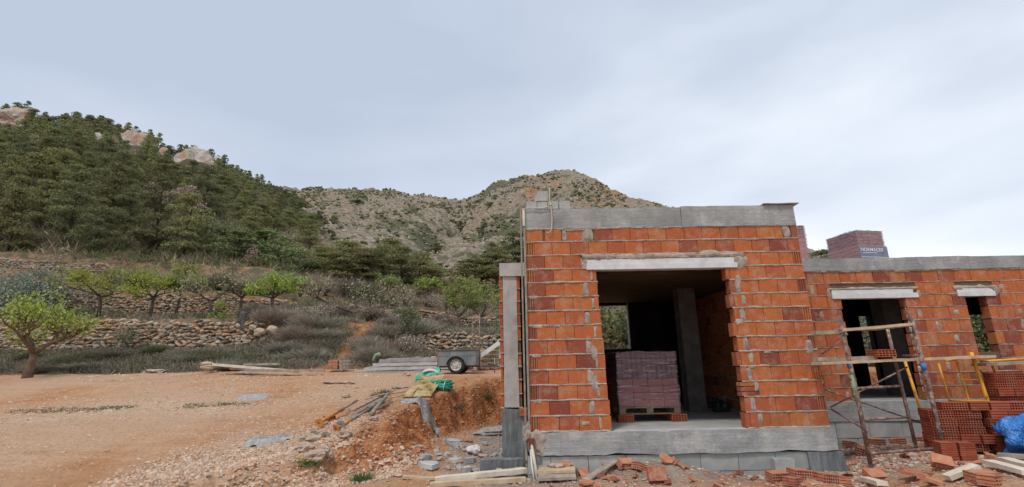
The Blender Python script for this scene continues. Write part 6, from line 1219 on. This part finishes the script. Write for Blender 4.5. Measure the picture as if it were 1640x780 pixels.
for i in range(3): pproto(('d', i), 100+i, 6.5, 2.2, NP_, .15, 'pine_dark', .1, flat=.6); pproto(('o', i), 110+i, 6.2, 2.3, NP_, .15, 'pine_olive', .08, flat=.6)
pproto(('f', 0), 120, 5, 2.3, 3200, .16, 'pine_fresh', .03); pproto(('f', 1), 121, 5, 2.1, 3200, .16, 'pine_fresh', .05); pproto(('b', 0), 130, 4.6, 1.9, 800, .20, 'brown_crown', .15); pproto(('b', 1), 131, 4.2, 1.9, 700, .20, 'brown_crown', .15)
def pine(key, x, y, sc_, lab, grp, z=None, name='pine_tree', rz=None, sz=1.):
    w, c = PROTO[key]; t = empty(name, (x, y, (hh(x, y) if z is None else z)-.25), lab, 'tree', rng.uniform(0, 6.28) if rz is None else rz, grp); t.scale = (sc_, sc_, sc_*sz)
    for nm, me in (('trunk', w), ('crown', c)): o = bpy.data.objects.new(nm, me); COL.objects.link(o); o.parent = t
r_ = np.random.default_rng(77)
def pine_at(px, ptop, Y, key, lab, grp=None, wid=None, name='pine_tree', ybase=None):
    """a tree whose top reaches the given height in the picture, standing on the terrain at depth Y"""
    p = at(px, ptop, Y); z0 = hh(p[0], Y); H0 = {'d': 6.5, 'o': 6.2, 'f': 5, 'b': 4.5}[key[0]]; s_ = max(.25, (p[2]-z0+.2)/H0); w_ = 1.
    t0 = len(bpy.data.objects); pine(key, p[0], Y, s_, lab, grp, name=name)
    if wid: t = [o for o in bpy.data.objects if o.type == 'EMPTY' and abs(o.location.x-p[0]) < 1e-4 and abs(o.location.y-Y) < 1e-4][-1]; k_ = wid/(4.6*s_); t.scale = (s_*k_, s_*k_, s_)
# clumps at the foot of the bare mountain, right of the spur
CT = [(455, 392, 50, ('f', 0), 'fresh green bushy pine at the right end of the pine wood', 6), (425, 383, 52, ('f', 1), 'fresh green pine beside another at the lower right of the pine wood', 6), (490, 415, 48, ('f', 0), 'low fresh green pine right of the wood edge', 4.5), (385, 380, 50, ('f', 1), 'blue-green pine at the lower right wood edge above the grey almond', 5), (365, 372, 52, ('f', 0), 'tall fresh green pine above the leaning almond', 6),
      (560, 400, 50, ('o', 0), 'dark olive pine in the middle clump, left end', 5.5), (545, 415, 47, ('d', 0), 'small dark pine in front of the middle clump', 4), (590, 410, 48, ('o', 1), 'dark olive pine in the middle clump, centre', 5), (615, 404, 52, ('d', 1), 'dark pine in the middle clump with the highest right crown', 5), (645, 412, 49, ('o', 2), 'olive pine in the middle clump, right of centre', 5), (670, 418, 47, ('d', 2), 'dark pine at the right end of the middle clump', 4.5), (700, 430, 46, ('d', 1), 'small dark pine in the gap between the clumps', 3.4), (628, 396, 56, ('d', 0), 'pine standing furthest back in the middle clump', 5),
      (745, 420, 47, ('o', 0), 'olive pine behind the bright green almond pair, left', 4), (772, 412, 47, ('d', 1), 'dark pine behind the bright green almond pair, middle', 4.5), (797, 398, 46, ('o', 1), 'olive pine behind the bright green almond pair, right', 4.2), (822, 368, 42, ('d', 2), 'tall dark pine touching the corner of the brick house', 4.6), (845, 372, 43, ('d', 0), 'pine hidden for the most part behind the brick house corner', 5), (510, 408, 52, ('d', 2), 'dark pine between the fresh green ones and the middle clump', 5), (528, 418, 49, ('f', 1), 'fresh green pine left of the middle clump', 4.5),
      (1311, 401, 40, ('d', 0), 'dark tree top showing over the wing roof between the two pallets', 4.5), (1330, 408, 42, ('d', 1), 'dark tree behind the roof pallet with the printed band', 4.5), (1295, 405, 41, ('o', 1), 'tree behind the half hidden roof pallet', 4)]
for px_, pt, Y_, key, lab, wd_ in [(a_, b_, c_, (('o' if d_[0] == 'd' and a_ < 800 else d_[0]), d_[1] % 3 if d_[0] != 'f' else d_[1]), e_.replace('dark ', '') if a_ < 800 else e_, f_) for a_, b_, c_, d_, e_, f_ in CT]: pine_at(px_, pt-(14 if px_ < 700 else 4 if px_ < 810 else 0), Y_-(11 if px_ < 700 else 8 if px_ < 810 else 0)+0*(px_ > 1200), key, lab, None, wd_)
# mid distance shrubs on the bare slope
for i, (px_, pt, Y_, w_) in enumerate(((517, 338, 150, 7), (503, 346, 140, 5), (571, 337, 165, 7), (562, 345, 150, 5), (610, 343, 170, 6), (672, 333, 200, 9), (690, 345, 185, 6), (700, 345, 190, 5), (560, 380, 105, 6), (570, 382, 100, 5), (550, 385, 98, 5), (698, 388, 95, 5), (786, 330, 180, 6), (790, 388, 75, 4), (805, 385, 70, 5), (775, 350, 140, 4), (738, 353, 150, 4), (640, 360, 140, 4), (620, 355, 150, 4), (600, 372, 120, 4), (480, 360, 120, 7), (452, 345, 140, 8), (470, 375, 90, 6))):
    pine_at(px_, pt, Y_, ('d', i % 3), 'dark rounded shrub standing alone on the bare rocky mountainside', 'lone shrubs on the rocky mountain', w_, 'shrub')
# the wood on the spur: nearest ones as trees, the rest as one mass
cand = []
X = r_.uniform(-230, -6, 16000); Y = 37.2+(r_.uniform(0, 1, 16000)**.85)*143; T_ = X/Y
h_, wdm, _, _ = hills_h(X, Y, True); YA_ = np.interp(T_, [-2.5, -1.17, -.72, -.5, -.35, -.1], [190, 170, 160, 150, 110, 90]); px_e = np.interp(Y, [37, 46, 60, 90, 130, 170], [-.52, -.46, -.42, -.40, -.48, -.53])
ok = (T_ > -1.42) & (Y < YA_+3) & (T_ < px_e+.02*r_.normal(size=len(X)))
crag = np.zeros(len(X), bool)
OUT = [(158, 212, 142, 4, 10), (216, 204, 148, 6.2, 22), (158, 232, 138, 4, 9), (262, 236, 150, 4.5, 10), (308, 233, 146, 8.6, 20), (300, 255, 143, 6, 11), (22, 172, 160, 7, 7)]
for px_, py_, Y_, w_, hgt in OUT: c = at(px_, py_, Y_); crag |= (np.abs(X/Y-c[0]/Y_)*Y_ < w_*.8) & (Y > Y_-15-1.3*w_) & (Y < Y_+6)
ok &= ~crag; X, Y, h_ = X[ok], Y[ok], h_[ok]
sel = []; cell = {}
for i in range(len(X)):
    dmin = 2.75+.008*(Y[i]-37); g = (int(X[i]//dmin), int(Y[i]//dmin)); good = True
    for a in (-1, 0, 1):
        for b in (-1, 0, 1):
            for j in cell.get((g[0]+a, g[1]+b), ()):
                if (X[i]-X[j])**2+(Y[i]-Y[j])**2 < dmin*dmin: good = False
    if good: cell.setdefault(g, []).append(i); sel.append(i)
sel = np.array(sel); sel = sel[np.argsort(Y[sel])]; pxc = X[sel]/Y[sel]
brown0 = (np.abs((pxc+.66+.0035*(Y[sel]-70)*-1)) < .07) & (r_.uniform(size=len(sel)) < .6)
PZ = []
for q, i in enumerate(sel):
    vv = np.array([X[i], Y[i], h_[i]+3-CZ]); dd_ = vv @ aF; ux, uy = 820+CF*(vv @ aX)/dd_, 390-CF*(vv @ aU)/dd_
    bz = (220 < ux < 460 and abs(uy-(300+(ux-250)*.40)) < 20 and r_.uniform() < .85) or r_.uniform() < .05
    key = ('b', r_.integers(2)) if bz else (('o', r_.integers(3)) if r_.uniform() < .5+.3*float(noise(X[i]/18, Y[i]/18, 0, 5)) else ('d', r_.integers(3)))
    s_ = r_.uniform(.66, 1.1)*(1.0 if Y[i] < 60 else .95)*(.9 if bz else 1)*(1-.42*float(sstep(-.66, -.50, X[i]/Y[i])))
    PZ.append((key, X[i], Y[i], h_[i], s_))
NI = 262
for key, x, y, z, s_ in PZ[:NI]:
    if key[0] == 'b': pine(key, x, y, s_, 'brownish bare-crowned tree among the pines of the wooded spur', 'brown trees in the pine wood', z, 'bare_tree')
    else: pine(key, x, y, s_, ('olive-green pine' if key[0] == 'o' else 'dark green pine')+(' in the front row of the wood above the terraces' if y < 44 else ' low on the slope, behind the front row of the wood' if y < 53 else ' in the middle height of the wooded spur on the left'), 'pines of the wood on the left spur', z)
far = MB(); FP = {}
for k0, mt in (('d', 'pine_dark'), ('o', 'pine_olive'), ('b', 'brown_crown')):
    for j in range(3): w, c = pine_mesh(200+j, 6.3, 2.3, 900 if k0 != 'b' else 420, .36 if k0 != 'b' else .32, mt, .15); FP[(k0, j)] = (np.concatenate(w.V[:1]), w.F[0][0], np.concatenate(c.V), c.F[0][0], mt)
for key, x, y, z, s_ in PZ[NI:]:
    wV, wF, cV, cF, mt = FP[(key[0], int(key[1]) % 3)]; a = r_.uniform(0, 6.28); c_, n_ = math.cos(a)*s_, math.sin(a)*s_
    def tfm(V): return np.stack([V[:, 0]*c_-V[:, 1]*n_+x, V[:, 0]*n_+V[:, 1]*c_+y, V[:, 2]*s_+z-.25], 1)
    far.add(tfm(cV), cF, mt); far.add(tfm(wV), wF, 'bark')
print('pines', len(PZ), 'far', len(PZ)-NI); far.build('pine_wood', kind='stuff')
# crags on the spur
for i, (px_, py_, Y_, w_, hgt) in enumerate(OUT):
    c = at(px_, py_, Y_); mb = MB(); z0 = hh(c[0], Y_); hgt = max(hgt, 3); V0, F0 = IC4, IF4; V, F = subdiv(V0, F0)
    d = 1+.30*fbm(V[:, 0]*1.3+i*7, V[:, 1]*1.3, V[:, 2]*1.1, 5, 300+i, .55)+.05*np.abs(fbm(V[:, 0]*6, V[:, 1]*6, V[:, 2]*2.5, 3, 320+i)); P = V*d[:, None]*np.array([w_, w_*.7, hgt*.72])
    top = P[:, 2].max(); P += np.array([c[0], Y_, c[2]-top]); mb.add(P, F, 'limestone', False)
    labs = ['small orange-grey crag half hidden in pines at the upper left', 'tall pale crag with an orange face on the skyline of the wooded spur', 'low crag between the two big ones on the spur', 'narrow pale crag right of the tall one', 'broad pale crag furthest right on the wooded spur', 'orange-streaked rock face under the broad crag', 'grey rock showing at the top left of the spur']
    mb.build('crag', label=labs[i], category='crag', group='crags on the wooded spur')
# skyline pines
for i, (px_, pt, Y_) in enumerate(((12, 168, 160), (30, 164, 162), (48, 163, 163), (58, 174, 160), (84, 186, 158), (105, 184, 160), (124, 179, 158), (146, 184, 158), (160, 190, 156), (176, 190, 158), (186, 200, 156), (243, 232, 152), (250, 240, 150), (272, 234, 158), (338, 250, 156), (352, 262, 154), (366, 268, 156), (384, 274, 155), (400, 283, 153), (415, 292, 150), (428, 296, 152), (442, 298, 150), (458, 304, 148), (470, 313, 146), (434, 310, 140), (485, 317, 150))):
    pine_at(px_, pt, Y_, ('d' if i % 3 else 'o', i % 3), 'pine standing on the skyline ridge of the wooded spur', 'pines along the skyline of the spur', rng.uniform(4.5, 7.5))
# rocks and low scrub on the bare mountain
def mountain_pts(n, s, y0=52, y1=300, t0=-.55, t1=.62, pw=1.5):
    r_ = np.random.default_rng(s); Y = y0+(y1-y0)*r_.uniform(0, 1, n)**(1/pw); T_ = r_.uniform(t0, t1, n); X = T_*Y; h, wd_, _, rk_ = hills_h(X, Y, True); k = wd_ < .5; return X[k], Y[k], h[k], rk_[k]
X, Y, h, rk_ = mountain_pts(20000, 5); k = r_.uniform(size=len(X)) < .25+.75*sstep(.3, .6, rk_)*sstep(-.3, .3, fbm(X/12, Y/12, 0, 3, 44)); X, Y, h = X[k], Y[k], h[k]
mb = MB(); stones(mb, np.stack([X, Y, h], 1), r_.uniform(.12, .5, len(X))**1.3*(.9+Y/260), 'hill_rock', .35, 1, (.6, 1.2)); mb.build('mountain_rocks', kind='stuff')
X, Y, h, rk_ = mountain_pts(38000, 6); mb = MB(); k = r_.uniform(size=len(X)) < .10+.85*sstep(-.05, -.5, fbm(X/14, Y/14, 0, 4, 45, .65)); X, Y, h = X[k], Y[k], h[k]; R_ = r_.uniform(.25, .7, len(X))*(.6+Y/300)
for q, mt in enumerate(('brush_green', 'pine_dark', 'brush_green', 'pine_olive', 'brush_grey')): sl_ = slice(q, None, 5); stones(mb, np.stack([X[sl_], Y[sl_], h[sl_]+R_[sl_]*.4], 1), R_[sl_], mt, .4, 1, (.6, .9))
mb.build('mountain_scrub', kind='stuff')
